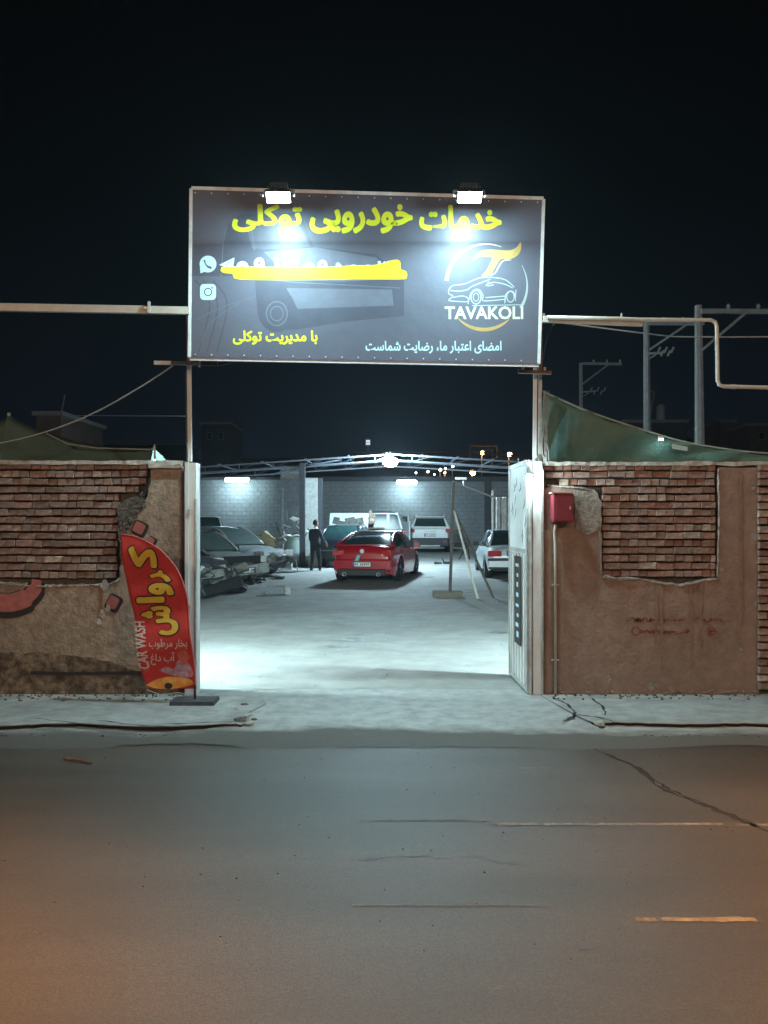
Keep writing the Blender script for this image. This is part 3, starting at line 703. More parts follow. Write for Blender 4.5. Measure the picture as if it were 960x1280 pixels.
# open right leaf: steel sheet on a frame, swung into the yard
A = Vector((P(660, 0, 8).x, 7.98, .02)); Bx = Vector((P(638, 0, 9.0).x, 9.02, .02)); HT = 2.33
leaf = thing('gate_leaf', 'white sheet steel gate leaf swung open into the yard, with dark painted letters', 'gate', A)
dv = (Bx - A); Ln = dv.length; du = dv.normalized(); nv = Vector((-du.y, du.x, 0)); nv = nv if nv.x < 0 else -nv
def Lp(s, z, off=0): q = A + du * s + nv * off; return Vector((q.x, q.y, z))
def leafbox(name, s0, s1, z0, z1, o0, o1, m):
    b = MB(); q = [Lp(s, z, o) for z in (z0, z1) for s, o in ((s0, o0), (s1, o0), (s1, o1), (s0, o1))]
    b.add(q, [(0, 3, 2, 1), (4, 5, 6, 7), (0, 1, 5, 4), (1, 2, 6, 5), (2, 3, 7, 6), (3, 0, 4, 7)]); return R_(b.build(name, m, None), leaf)
leafbox('upper_sheet', 0, Ln, 1.42, HT, 0, .01, M['whitesteel'])
leafbox('lower_sheet', 0, Ln, .04, 1.42, 0, .006, M['whitesteel'])
for s0 in (0, Ln - .05): leafbox('stile', s0, s0 + .05, .02, HT + .01, -.04, .018, M['galv'])
for z in (.02, 1.40, HT - .03): leafbox('rail', .05, Ln - .05, z, z + .045, -.03, .016, M['galv'])
for k in range(6): leafbox('rib', .10 + k * .155, .13 + k * .155, .07, 1.39, .006, .024, M['whitesteel'])
leafbox('name_board', .24, .60, .44, 1.36, .024, .032, M['ink'])
r5 = random.Random(8)
for k in range(8):
    leafbox('painted_letter', .34 + .03 * r5.random(), .44 + .08 * r5.random(), 1.25 - k * .105, 1.28 - k * .105 + .03 * r5.random(), .034, .035, M['pgreen'] if k < 3 else M['icon'])
for k in range(11):
    s = r5.uniform(.1, Ln - .2); z = r5.uniform(1.55, HT - .12)
    b = MB(); p = smooth_line([(s, z), (s + r5.uniform(-.04, .05), z - .06), (s + r5.uniform(0, .1), z - r5.uniform(.08, .16))], 4)
    l, q = strip_pts(p, [.006, .012, .018, .022, .022, .02, .014, .01, .006]); n = len(p)
    b.add([Lp(x, y, .013) for x, y in l] + [Lp(x, y, .013) for x, y in q], [(i, i + 1, n + i + 1, n + i) for i in range(n - 1)])
    R_(b.build('painted_letter', M['ink'], None), leaf)
b = MB(); b.tube([Lp(Ln * .5, HT, 0), Lp(Ln * .5, HT + .07, 0)], .008, 6); R_(b.build('spike', M['galv'], None), leaf)

# red metal box and its conduit
bx = thing('meter_box', 'dark red metal box fixed high on the brown wall beside the gate', 'box', P(703, 654, 7.95))
c = P(704, 635, 7.86); b = MB(); b.box((c.x, 7.91, c.z), (.205, .14, .285)); o = R_(b.build('case', M['box'], None), bx)
md = o.modifiers.new('bevel', 'BEVEL'); md.width = .012; md.segments = 2
b = MB(); b.box((c.x + .006, 7.832, c.z - .006), (.165, .012, .235)); R_(b.build('door', M['box'], None), bx)
b = MB(); b.box((c.x - .012, 7.90, c.z + .149), (.215, .15, .010)); R_(b.build('rain_lip', M['boxside'], None), bx)
b = MB(); b.box((c.x + .06, 7.822, c.z), (.012, .012, .03)); R_(b.build('lock', M['galv'], None), bx)
cp = thing('conduit', 'cream pipe running down the brown wall from the red box to the pavement', 'pipe', P(694, 868, 7.95))
b = MB(); b.tube([P(694.5, 656, 7.93), P(693, 664, 7.95), P(694, 680, 7.95), P(694.3, 871, 7.95)], .013, 10); R_(b.build('pipe', M['pvc'], None, True), cp)
for y in (731, 825):
    b = MB(); b.box(P(694, y, 7.955), (.075, .03, .014)); R_(b.build('clamp', M['galv'], None), cp)

# ================================================================ SIGN
SY = 7.72
sg = thing('billboard', 'large dark blue-grey shop billboard over the gateway with yellow Persian writing and a car logo', 'sign', P(458, 450, SY))
cs = [(239.5, 237), (679, 250), (673, 455), (237.5, 447)]
slab('panel', [(P(x, y, SY).x, P(x, y, SY).z) for x, y in cs], SY, SY + .035, M['sign'], None)
pn = bpy.data.objects['panel']; R_(pn, sg)
b = MB()
for k in range(4):
    b = MB(); a_, c_ = cs[k], cs[(k + 1) % 4]; b.beam(P(*a_, SY + .02), P(*c_, SY + .02), .030, .055); R_(b.build('frame_bar', M['sign_edge'], None), sg)
for px in (330, 420, 510, 600):
    b = MB(); b.beam(P(px, 243, SY + .07), P(px, 452, SY + .07), .03); R_(b.build('back_strut', M['rust'], None), sg)
for px in (240, 676):
    for y in (290, 400):
        b = MB(); b.beam(P(px, y, SY + .03), P(px, y + 1, 8.04), .03); R_(b.build('bracket', M['rust'], None), sg)
b = MB()
for k in range(44):   # rivets along the canvas edge
    t = (k % 22) / 21
    x = 244 + t * 428; y = (241 + 12 * t) if k < 22 else (443 + 8 * t)
    b.box(P(x, y, SY - .004), (.010, .006, .010))
tag(R_(b.build('rivets', M['sign_edge'], None), sg), kind='stuff')
def on(d): return lambda px, py: P(px, py, SY - .0002 - d * .12)
def prt(name, pts, m, d): o = pxslab(name, pts, SY - .0002 - d * .12, 0, m); R_(o, sg); return o
def pst(name, L, m, d): o = strokes(name, L, SY - .0002 - d * .12, m); R_(o, sg); return o
def circ(cx, cy, r_, n=28, ry=None): return [(cx + r_ * math.cos(2 * math.pi * i / n), cy + (ry or r_) * math.sin(2 * math.pi * i / n)) for i in range(n + 1)]
# faint printed pick-up truck behind the words
prt('printed_truck', [(240, 305), (278, 305), (285, 280), (300, 268), (375, 266), (392, 308), (470, 318), (505, 345), (505, 395), (430, 402), (372, 412), (345, 412), (322, 392), (318, 345), (240, 345)], M['sign_b'], .002)
prt('printed_truck', [(306, 278), (370, 275), (388, 308), (330, 312), (315, 310)], M['sign'], .004)
prt('printed_truck', [(330, 315), (395, 309), (470, 322), (500, 348), (430, 352), (365, 350)], M['sign_c'], .004)
prt('printed_truck', [(358, 360), (490, 362), (492, 382), (372, 386)], M['sign_c'], .004)
prt('printed_truck', circ(346, 388, 24, 26, 27)[:-1], M['sign_b'], .005)
pst('printed_truck', [(circ(346, 392, 13, 24, 15), 1.6), (circ(346, 392, 8, 20, 9), 1.3), (circ(400, 376, 5), 1), (smooth_line([(320, 345), (360, 352), (430, 356), (500, 360)]), 1.2), (smooth_line([(284, 282), (279, 306), (277, 345)]), 1.2), (smooth_line([(312, 274), (318, 312)]), 2.0), (smooth_line([(245, 400), (275, 385), (320, 370)]), 1.2), (smooth_line([(250, 440), (262, 405), (300, 378)]), 1.0)], M['sign_c'], .0062)
for x in (244, 254, 266): pst('printed_truck', [(smooth_line([(x, 350), (x + 18, 380), (x + 5, 440)]), 1.5)], M['sign_b'], .003)
L1 = .009
def word(s, fr, m, bold, d=L1, **k): o = lettering(shape(s) if k.pop('rtl', True) else s, fr, m, None, bold, to=on(d), **k); return R_(o, sg)
word('توکلی', (290, 255, 378, 290), M['yel'], .042)
word('خودرویی', (387, 255, 516, 292), M['yel'], .042)
word('خدمات', (524, 256, 627, 288), M['yel'], .042)
word('با مدیریت توکلی', (291, 413, 397, 431), M['yel'], .034)
word('امضای اعتبار ما، رضایت شماست', (457, 426, 627, 442), M['icon'], .024)
word('TAVAKOLI', (556, 383, 654, 399), M['pgreen'], .020, rtl=False)
# number line: only its tops show above the yellow band
tops = [(299, 'o', 14, 326), (322, '۹', 15, 322), (343, '۱', 8, 322), (360, '۳', 22, 322), (382, 'o', 14, 327), (401, '۹', 14, 325), (420, '۵', 15, 328), (438, 'o', 13, 330), (456, 'o', 13, 330), (477, '۳', 16, 326), (494, '۱', 7, 327)]
for cx, ch, ww, top in tops:
    if ch == 'o': o = pst('digit', [(circ(cx + 4, top + 8, ww * .36, 20), 5)], M['icon'], L1)
    else: word(ch, (cx - ww / 2 + 3, top, cx + ww / 2 + 3, 345), M['icon'], .03, rtl=False, name='digit')
band = smooth_line([(277, 334), (284, 333), (300, 333.5), (400, 334), (440, 332), (470, 331), (492, 325), (500, 327), (501, 336), (508, 340), (508, 347), (500, 349), (440, 349), (360, 350), (300, 349), (292, 345), (290, 342), (280, 341), (276, 338), (277, 334)], 4)[:-1]
prt('yellow_band', band, M['marker'], .013)
# icons
prt('phone_icon', circ(260, 330, 10.5, 26)[:-1], M['icon'], L1); prt('phone_icon', [(250, 333), (250.5, 341.5), (258, 339)], M['icon'], L1 + .0005)
pst('phone_icon', [(smooth_line([(255.5, 325), (256.5, 329), (259.5, 333), (264.5, 335)]), [3, 3, 2, 2, 1.6, 1.6, 1.5, 1.5, 1.6, 1.7, 1.8, 2, 2.4, 2.8, 3, 3, 3, 3, 3])], M['sign_b'], L1 + .002)
prt('camera_icon', [(260 + 10 * math.copysign(abs(math.cos(a)) ** .45, math.cos(a)), 365 + 10 * math.copysign(abs(math.sin(a)) ** .45, math.sin(a))) for a in [2 * math.pi * i / 32 for i in range(32)]], M['icon'], L1)
pst('camera_icon', [(circ(260, 365, 4.6, 20), 1.4), (circ(265.2, 359.8, .6, 8), 1.2)], M['sign_b'], L1 + .002)
prt('paper_plane_icon', [(274, 331), (293, 322), (291, 337), (283, 334), (280, 333)], M['icon'], L1)
pst('paper_plane_icon', [([(281, 333), (290, 325)], .9)], M['sign_b'], L1 + .002)
# logo
def arc(cx, cy, r_, a0, a1, n=20, ry=None): return [(cx + r_ * math.cos(R(a0 + (a1 - a0) * i / n)), cy - (ry or r_) * math.sin(R(a0 + (a1 - a0) * i / n))) for i in range(n + 1)]
tap = lambda w_, n=21, e=.7: [w_ * math.sin(math.pi * min(1, max(.03, i / (n - 1)))) ** e for i in range(n)]
a1 = arc(608, 355, 50, 175, 68, 20)
pst('logo_ring', [(a1, [4.6 - 4.2 * (i / 20) ** 1.5 for i in range(21)])], M['pgreen'], L1)
pst('logo_ring', [(arc(608, 357, 51, 30, -33, 20), [.5 + 3.2 * (i / 20) for i in range(21)])], M['silver'], L1)
pst('logo_ring', [(arc(605, 368, 44, 222, 318, 20), tap(4.6))], M['gold'], L1)
prt('logo_letter', smooth_line([(591, 326), (595, 318), (603, 313), (616, 312), (636, 313), (646, 309), (651, 302), (651, 312), (646, 320), (636, 324), (626, 324), (619, 334), (615, 341), (609, 345), (602, 345), (608, 338), (612, 330), (615, 322), (603, 321), (596, 323), (591, 327)], 4)[:-1], M['gold'], L1)
pst('logo_letter', [(smooth_line([(612, 345), (619, 341), (623, 334), (629, 326), (640, 325)]), tap(1.3, 25))], M['pgreen'], L1 + .001)
car_l = [[(561, 362), (566, 357), (580, 355), (592, 350), (602, 347), (618, 347), (632, 350), (643, 359)], [(561, 362), (561, 367), (566, 370), (562, 374), (563, 376), (584, 377), (584, 372), (577, 370), (566, 372)],
         [(563, 363), (573, 364), (584, 362), (590, 358), (605, 352), (613, 349)], [(585, 380), (588, 368), (594, 362), (600, 363), (604, 370), (605, 376), (632, 374)], [(607, 357), (616, 353), (630, 355), (641, 360)], [(611, 352), (609, 357), (617, 356)],
         [(631, 379), (632, 369), (637, 364), (642, 365), (644, 372)], [(607, 372), (632, 370)], [(645, 362), (644, 376)]]
pst('logo_car', [(smooth_line(l), 1.15) for l in car_l] + [(circ(595, 371.5, 6.3, 22, 8.5), 1.4), (circ(595, 371.5, 3.4, 16, 5), .9), (circ(638, 371, 4.6, 20, 6.6), 1.1), ([(590, 382), (651, 381)], .9)], M['silver'], L1 + .001)

# floodlights clamped on the billboard's top edge
def floodlight(px, py, label):
    o0 = P(px, py, SY - .02)
    t = thing('floodlight', label, 'floodlight', o0, group='floodlights on the billboard top edge')
    tilt = Matrix.Rotation(R(-30), 3, 'X')
    c = P(px + 1, 245, SY - .43)
    b = MB(); b.box(c, (.22, .12, .035), tilt); o = R_(b.build('housing', M['black'], None), t)
    b = MB()
    for k in range(7): b.box(c + tilt @ Vector((-.09 + .03 * k, 0, .032)), (.006, .15, .026), tilt)
    R_(b.build('cooling_fins', M['darksteel'], None), t)
    b = MB(); b.box(c + tilt @ Vector((0, 0, -.024)), (.20, .10, .008), tilt); R_(b.build('led_panel', M['led'], None), t)
    b = MB(); b.beam(c + Vector((-.14, .0, .0)), c + Vector((-.14, .08, .08)), .014); b.beam(c + Vector((.14, .0, .0)), c + Vector((.14, .08, .08)), .014); b.beam(c + Vector((-.14, .08, .08)), c + Vector((.14, .08, .08)), .018); b.beam(c + Vector((0, .08, .08)), c + Vector((0, .46, .12)), .02)
    R_(b.build('bracket', M['galv'], None), t)
    b = MB(); b.box(c + Vector((0, .03, .085)), (.16, .10, .06)); R_(b.build('driver_box', M['black'], None), t)
    b = MB(); b.tube([c + Vector((0, .1, .04)), c + Vector((.03, .12, .16)), c + Vector((.05, .46, .13))], .006, 6); R_(b.build('cord', M['cable_dark'], None), t)
floodlight(347, 240, 'left of the two lit floodlights clamped on top of the billboard')
floodlight(586, 247, 'right of the two lit floodlights clamped on top of the billboard')

# cross arms and the beams either side of the billboard
def bar(name, a, c, wd, hg, m, label, cat, round_=False):
    b = MB()
    if round_: b.tube([a, c], wd / 2, 10)
    else: b.beam(a, c, wd, hg)
    return tag(b.build(name, m), label, cat)
t = thing('steel_beam', 'long pale square beam reaching left from the billboard mast', 'beam', P(237, 388, 7.96))
b = MB(); b.beam(P(-260, 380, 7.66), P(237, 388.5, 7.66), .05, .068); R_(b.build('beam', M['pvc'], None), t)
b = MB(); b.tube([P(-260, 375.5, 7.65), P(180, 383.5, 7.65)], .012, 8); R_(b.build('pipe', M['galv'], None), t)
b = MB(); b.beam(P(186, 391, 7.62), P(186.5, 377, 7.62), .022, .022); b.beam(P(180, 385, 7.62), P(189, 385, 7.62), .016, .016); R_(b.build('clamp', M['galv'], None), t)
t = thing('steel_beam', 'short pale square beam reaching right from the billboard mast', 'beam', P(678, 398, 7.96))
b = MB(); b.beam(P(679, 399, 7.70), P(803, 404, 7.70), .04, .058); R_(b.build('beam', M['pvc'], None), t)
b = MB(); b.beam(P(679, 392, 7.72), P(679, 404, 7.72), .03, .03); R_(b.build('end_clamp', M['rust'], None), t)
pp = thing('water_pipe', 'thin cream pipe stepping down in a crank right of the billboard', 'pipe', P(800, 401, 7.92))
crank = [(684, 396.5), (777, 398.5), (800, 399.5), (888, 400), (894, 402.5), (896, 408), (897, 475), (899, 481), (905, 483), (960, 484.5), (1250, 489)]
b = MB(); b.tube([P(x, y, 7.66) for x, y in crank], .019, 10); R_(b.build('pipe', M['pvc'], None, True), pp)
b = MB(); b.tube([P(777, 392, 7.93), P(777, 399, 7.93)], .010, 6); R_(b.build('bracket', M['galv'], None), pp)
b = MB(); b.tube([P(914, 483.2, 7.92), P(920, 483.4, 7.92)], .024, 10); R_(b.build('coupling', M['pvc'], None), pp)
t = thing('cross_arm', 'short dark cross arm below the left corner of the billboard', 'bracket', P(236, 454, 7.9))
b = MB(); b.beam(P(193, 453.5, 7.9), P(214, 453.8, 7.9), .034); R_(b.build('bare_end', M['pvc'], None), t)
b = MB(); b.beam(P(214, 453.8, 7.9), P(272, 455, 7.9), .034); R_(b.build('arm', M['darksteel'], None), t)
b = MB(); b.tube([P(250, 452, 7.88), P(249, 459, 7.88)], .010, 6); R_(b.build('bolt', M['galv'], None), t)
t = thing('cross_arm', 'short rusty cross arm below the right corner of the billboard', 'bracket', P(670, 465, 7.9))
b = MB(); b.beam(P(648, 464.5, 7.9), P(689, 466, 7.9), .050, .030); R_(b.build('arm', M['rust'], None), t)
for x in (654, 681): b = MB(); b.box(P(x, 461, 7.9), (.02, .02, .03)); R_(b.build('bolt', M['galv'], None), t)
def wire(name, pts, Y, r_, m, label, Y2=None):
    n = len(pts); pts = smooth_line(pts, 6); N = len(pts); b = MB()
    b.tube([P(x, y, Y + ((Y2 or Y) - Y) * i / (N - 1)) for i, (x, y) in enumerate(pts)], r_, 6)
    return tag(b.build(name, m, smooth=True), label, 'cable')
wire('cable', [(216, 457), (180, 481), (120, 515), (60, 539), (0, 554), (-120, 575)], 7.9, .0075, M['cable'], 'pale cable sagging down to the left from the cross arm over the green tarp')
wire('cable', [(691, 407), (695, 403), (706, 404), (760, 411), (808, 417), (835, 420), (860, 421), (960, 421), (1200, 418)], 7.93, .007, M['cable'], 'thin pale cable running right below the beam and crank pipe')
wire('cable', [(679, 450), (682, 430), (687, 415), (692, 406)], 7.93, .006, M['cable_dark'], 'short dark drop cable beside the right edge of the billboard')
wire('cable', [(250, 456), (275, 457), (298, 450)], 7.9, .005, M['cable_dark'], 'loose dark wire looping under the lower left corner of the billboard')

# ================================================================ FLAG
FY = 7.62
fl = thing('feather_flag', 'red teardrop car wash flag with yellow Persian letters on a black foot plate', 'flag', P(243, 876, FY))
fo = [(150, 668), (165, 670), (182, 676), (200, 687), (214, 703), (225, 722), (232, 745), (236, 780), (240, 815), (243, 845), (243, 861), (225, 862), (205, 863), (190, 861), (182, 854), (176, 835), (172, 800), (166, 765), (158, 725), (153, 695)]
def fwave(px, py): return .020 * math.sin((px * .6 + py) * .045) + .012 * math.sin(py * .10 + px * .03)
def Fp(px, py, off=0): q = P(px, py, FY); return Vector((q.x, FY + fwave(px, py) - off, q.z))
rt = smooth_line(fo[:11], 6); lt = smooth_line([fo[0]] + fo[:10:-1], 6)
def edge_at(line, y):
    for i in range(len(line) - 1):
        if (line[i][1] - y) * (line[i + 1][1] - y) <= 0 and line[i][1] != line[i + 1][1]:
            t = (y - line[i][1]) / (line[i + 1][1] - line[i][1]); return line[i][0] + t * (line[i + 1][0] - line[i][0])
    return line[-1][0]
def fgrid(u, v, off=0):
    y = 668.2 + 193 * v; xr = edge_at(rt, min(y, 860.5)); xl = edge_at(lt, min(y, 860.5)); x = xl + (xr - xl) * u
    return Fp(x, y, off)
b = MB(); b.grid(lambda u, v: fgrid(u, v), 16, 60); o = R_(b.build('cloth', M['flag'], None, True), fl)
sm = o.modifiers.new('cloth_thickness', 'SOLIDIFY'); sm.thickness = .003; sm.offset = 1
b = MB(); b.tube([Fp(x + .8, y) for x, y in rt] + [P(243.6, 876, FY)], [.006] * 20 + [.008] * (len(rt) - 20) + [.009], 8)
R_(b.build('pole_sleeve', mat('sleeve_pink', (.55, .12, .12), .6, .1, 9), None, True), fl)
b = MB(); b.tube([P(243.6, 856, FY), P(243.8, 877, FY)], .012, 8); R_(b.build('spigot', M['black'], None), fl)
c = P(243.5, 877, 7.62); b = MB(); b.box((c.x, 7.62, .018), (.42, .26, .035), taper=.97); R_(b.build('foot_plate', M['darksteel'], None), fl)
b = MB(); b.tube([Fp(184, 862), Fp(200, 868), P(222, 866, FY), P(241, 868, FY)], .004, 5); R_(b.build('tie_cord', M['cloth'], None), fl)
def fw_(s, fr, m, bold, off, turn=0, rtl=True, grow=0, bend=None): return R_(lettering(shape(s) if rtl else s, fr, m, None, bold, turn=turn, to=lambda x, y: Fp(x, y, off), grow=grow, bend=bend), fl)
# tall main word: letters one below another, first letter on top
sl = lambda px, py: (px + (py - 680) * 0, py)
for ch, fr in [('ک', (161, 682, 197, 711)), ('ر', (186, 712, 214, 728)), ('و', (185, 728, 218, 745)), ('ا', (170, 745, 206, 755))]:
    g = {'ک': chr(0xFB90), 'ر': chr(0xFEAE)}.get(ch, shape(ch))
    R_(lettering(g, fr, M['fblack'], None, .075, turn=1, to=lambda x, y: Fp(x, y, .003), grow=1.3), fl)
    R_(lettering(g, fr, M['fyel'], None, .05, turn=1, to=lambda x, y: Fp(x, y, .0045), grow=-.6), fl)
for m, bo, off, gw in ((M['fblack'], .075, .0032, 1.3), (M['fyel'], .045, .0047, -.5)):
    R_(lettering(shape('ش'), (175, 757, 224, 794), m, None, bo, turn=1, to=lambda x, y: Fp(x, y, off), grow=gw), fl)
fw_('CAR WASH', (170 , 777, 184, 836), M['fwhite'], .030, .004, turn=1, rtl=False, bend=lambda x, y: (x + (y - 806) * .14, y))
fw_('بخار مرطوب', (187, 798, 235, 811), M['fwhite'], .018, .004); fw_('آب داغ', (189, 815, 219, 831), M['fwhite'], .018, .004)
def fpoly(name, pts, m, off):
    return R_(link(name, tess_mesh(name, pts, lambda x, y: Fp(x, y, off), None), m), fl)
fpoly('printed_splash', smooth_line([(199, 838), (208, 833), (218, 836), (222, 826), (231, 824), (240, 836), (240, 846), (226, 846), (210, 842), (199, 838)], 3)[:-1], M['fblue'], .006)
fpoly('printed_car', smooth_line([(183, 856), (194, 850), (208, 846), (222, 846), (238, 849), (241, 855), (232, 858), (214, 861), (195, 860), (183, 856)], 3)[:-1], M['forange'], .0075)
fpoly('printed_car', circ(211, 857, 5, 14, 4)[:-1], M['ink'], .009)
fpoly('printed_splash', [(222, 815), (232, 812), (238, 822), (230, 830), (224, 824)], mat('flag_lilac_soft', (.55, .12, .08), .6, .3, 20), .006)

# ================================================================ TARPS over the walls
lt_ = thing('tarpaulin', 'grey-green tarpaulin tent roof showing over the left brick wall', 'tarpaulin')
top = smooth_line([(-220, 560), (-90, 548), (0, 527), (10, 519), (22, 526), (55, 540), (100, 553), (150, 561), (192, 560)], 5)
def tl(u, v):
    i = u * (len(top) - 1); k = int(min(i, len(top) - 2)); f = i - k; x = top[k][0] + (top[k + 1][0] - top[k][0]) * f; y = top[k][1] + (top[k + 1][1] - top[k][1]) * f
    a = P(x, y, 9.6); c_ = Vector((a.x * .92, 8.45, 2.27)); q = a.lerp(c_, v); q.z += -.10 * math.sin(math.pi * v) + .02 * math.sin(u * 40 + v * 4) * v
    return q
b = MB(); b.grid(tl, 60, 10); o = b.build('sheet', M['tarp_l'], lt_, True); s_ = o.modifiers.new('thickness', 'SOLIDIFY'); s_.thickness = .004
b = MB(); b.tube([P(58, 542, 9.55), P(85, 555, 9.3), P(120, 560, 9.4), P(188, 562, 9.5)], .008, 6); b.build('fold', M['hem'], lt_)
def tl2(u, v): a = P(-220 + 412 * u, 562 + (3 * u), 9.6) if False else tl(u, 0); c_ = Vector((a.x * 1.05, 12.5, 2.3 - .5 * v)); return a.lerp(c_, v)
b = MB(); b.grid(tl2, 40, 6); b.build('rear_sheet', M['tarp_l'], lt_, True)
b = MB(); b.tube([P(193, 556, 9.3), P(194, 590, 9.3)], .014, 8); b.tube([P(11, 516, 9.6), P(11, 600, 9.6)], .02, 8); b.build('pole', M['galv'], lt_)
rt_ = thing('tarpaulin', 'teal green tarpaulin sagging from the mast over the right brick wall', 'tarpaulin')
topr = smooth_line([(679, 489), (700, 499), (740, 516), (790, 533), (850, 551), (905, 561), (965, 567), (1100, 572), (1300, 570)], 5)
def tr(u, v):
    i = u * (len(topr) - 1); k = int(min(i, len(topr) - 2)); f = i - k; x = topr[k][0] + (topr[k + 1][0] - topr[k][0]) * f; y = topr[k][1] + (topr[k + 1][1] - topr[k][1]) * f
    a = P(x, y, 8.45); q = Vector((a.x, 8.45 + .06 * v, a.z + (2.1 - a.z) * v))
    q.y += .05 * math.sin(u * 16 + v * 2.5) * math.sin(math.pi * v) + .02 * math.sin(u * 45 + v * 9); return q
b = MB(); b.grid(tr, 80, 12); o = b.build('sheet', M['tarp'], rt_, True); s_ = o.modifiers.new('thickness', 'SOLIDIFY'); s_.thickness = .004
b = MB(); b.tube([P(x, y, 8.44) for x, y in topr], .011, 6); b.build('hem_rope', M['hem'], rt_, True)
tlmp = thing('floodlight', 'small white floodlight shining on the teal tarpaulin edge', 'floodlight', P(826, 543, 8.40))
c = P(826, 547, 8.38); b = MB(); b.box(c, (.05, .03, .035)); R_(b.build('housing', M['palesteel'], None), tlmp)
b = MB(); b.box(c + Vector((0, -.005, -.020)), (.040, .026, .006)); R_(b.build('led_panel', emit('small_led', (.70, .97, .95), 60), None), tlmp)
b = MB(); b.box(P(850, 560, 8.41), (.16, .006, .04), Matrix.Rotation(R(12), 3, 'Y'), jit=.01); b.build('patch', M['hem'], rt_)

# ================================================================ YARD STRUCTURES
bw = thing('block_wall', 'long grey concrete block wall closing the back of the yard', 'wall')
BY = 42.0
zt = 3.86; z0 = .30
b = MB(); b.box((-1.5, BY + .12, (zt + z0) / 2), (30, .2, zt - z0)); b.build('mortar_bed', M['block_gap'], bw)
b = MB(); rbk = random.Random(2)
for k in range(17):
    z = z0 + .105 + k * .21; x = -15 + (k % 2) * .21
    while x < 11.5:
        b.box((x + .20, BY + .03 + rbk.uniform(-.012, .012), z), (.398, .07, .192)); x += .42
tag(b.build('concrete_blocks', M['block'], bw), kind='stuff')
b = MB(); b.box((2.0, BY - .1, zt + .02), (10.6, .22, .24)); b.build('top_beam', M['darksteel'], bw)
b = MB(); b.box((-9.0, BY - .1, zt + .06), (11.3, .22, .14)); b.build('top_beam', M['darksteel'], bw)
for px in (609,):
    b = MB(); b.box((P(px, 0, BY).x, BY - .12, 2.0), (.30, .2, 3.6)); b.build('buttress', M['darksteel'], bw)
b = MB(); b.box((1, BY - .35, .36), (22, .5, .12)); b.build('plinth', M['block'], bw)
for sx_, lab in ((-12.8, 'left side wall of grey blocks along the yard'), (9.0, 'right side wall of grey blocks along the yard')):
    b = MB(); b.box((sx_, 26, 1.2), (.2, 31, 2.6)); o = tag(b.build('side_wall', M['block']), lab, 'wall')
# pale stub wall and limed pillar under the canopy
t = thing('stub_wall', 'pale patchy block stub wall rising above the yard roof line behind the dark post', 'wall', (P(363, 0, 38).x, 38, .2))
b = MB(); c = P(363, 0, 38); b.box((c.x, 38, 2.25), (.92, .4, 4.1)); R_(b.build('wall', M['block'], None), t)
b = MB(); b.box((c.x, 37.78, 3.95), (.80, .06, .55)); R_(b.build('lime_patch', M['pillar'], None), t)
b = MB(); b.box((c.x - .35, 37.78, 2.3), (.10, .04, 1.9), jit=.02); R_(b.build('lime_run', M['pillar'], None), t)
t = thing('pillar', 'broad pale limed pillar behind the standing person', 'pillar', (P(389, 0, 31).x, 31, .1))
b = MB(); b.box((P(389.5, 0, 31).x, 31.2, 1.72), (.48, .4, 3.3)); R_(b.build('shaft', M['pillar'], None), t)
b = MB(); b.box((P(400, 0, 31).x, 31.25, 1.72), (.14, .3, 3.3)); R_(b.build('steel_column', M['darksteel'], None), t)
# open canopy frame
cn = thing('canopy_frame', 'open gabled steel canopy frame spanning the yard above the cars', 'canopy', (0, 28, 0))
def truss(Y, dz, lo, name_, m):
    lf = P(150, 590.5, 28); pk = P(490, 568, 28); rg = P(640, 577, 28); rr2 = P(720, 582, 28)
    pts = [Vector((q.x, Y, q.z + dz)) for q in (lf, pk, rg, rr2)]
    for a, c_ in zip(pts[:-1], pts[1:]):
        b = MB(); b.beam(a, c_, .07, .055); R_(b.build('top_chord', m, None), cn)
        b = MB(); b.beam(a - Vector((0, 0, lo)), c_ - Vector((0, 0, lo)), .05, .045); R_(b.build('lower_chord', m, None), cn)
        n = max(2, int((c_ - a).length / 1.1)); b = MB()
        for i in range(n):
            q = a.lerp(c_, (i + .5) / n); q2 = a.lerp(c_, (i + 1) / n)
            b.beam(q, q - Vector((0, 0, lo)), .04); b.beam(q - Vector((0, 0, lo)), q2, .025)
        tag(R_(b.build('web', M['darksteel'], None), cn), kind='stuff')
    return pts
tp1 = truss(28, 0, .20, 'front', M['canopysteel']); tp2 = truss(31.5, .02, .2, 'rear', M['canopysteel'])
for t_ in (.05, .2, .36, .52, .68, .84, .98):
    b = MB(); a = tp1[0].lerp(tp1[1], t_); c_ = tp2[0].lerp(tp2[1], t_); b.beam(a + Vector((0, 0, .05)), c_ + Vector((0, 0, .05)), .05, .05); R_(b.build('purlin', M['canopysteel'], None), cn)
for t_ in (.25, .55, .85):
    b = MB(); a = tp1[1].lerp(tp1[2], t_); c_ = tp2[1].lerp(tp2[2], t_); b.beam(a + Vector((0, 0, .05)), c_ + Vector((0, 0, .05)), .05, .05); R_(b.build('purlin', M['canopysteel'], None), cn)
b = MB(); b.box((P(378, 0, 28).x, 28, 1.88), (.19, .19, 3.7)); R_(b.build('column', M['darksteel'], None), cn)
b = MB(); b.box((P(215, 0, 28).x, 28, 1.7), (.16, .16, 3.3)); R_(b.build('column', M['darksteel'], None), cn)
b = MB(); b.box((P(700, 0, 28).x, 28, 1.75), (.16, .16, 3.4)); R_(b.build('column', M['darksteel'], None), cn)
b = MB(); a = P(378, 583, 28); b.beam(a, a + Vector((-1.1, 0, -.75)) + Vector((0, 0, .45)), .05); b.beam(a, a + Vector((1.3, 0, .22)), .05); R_(b.build('brace', M['canopysteel'], None), cn)

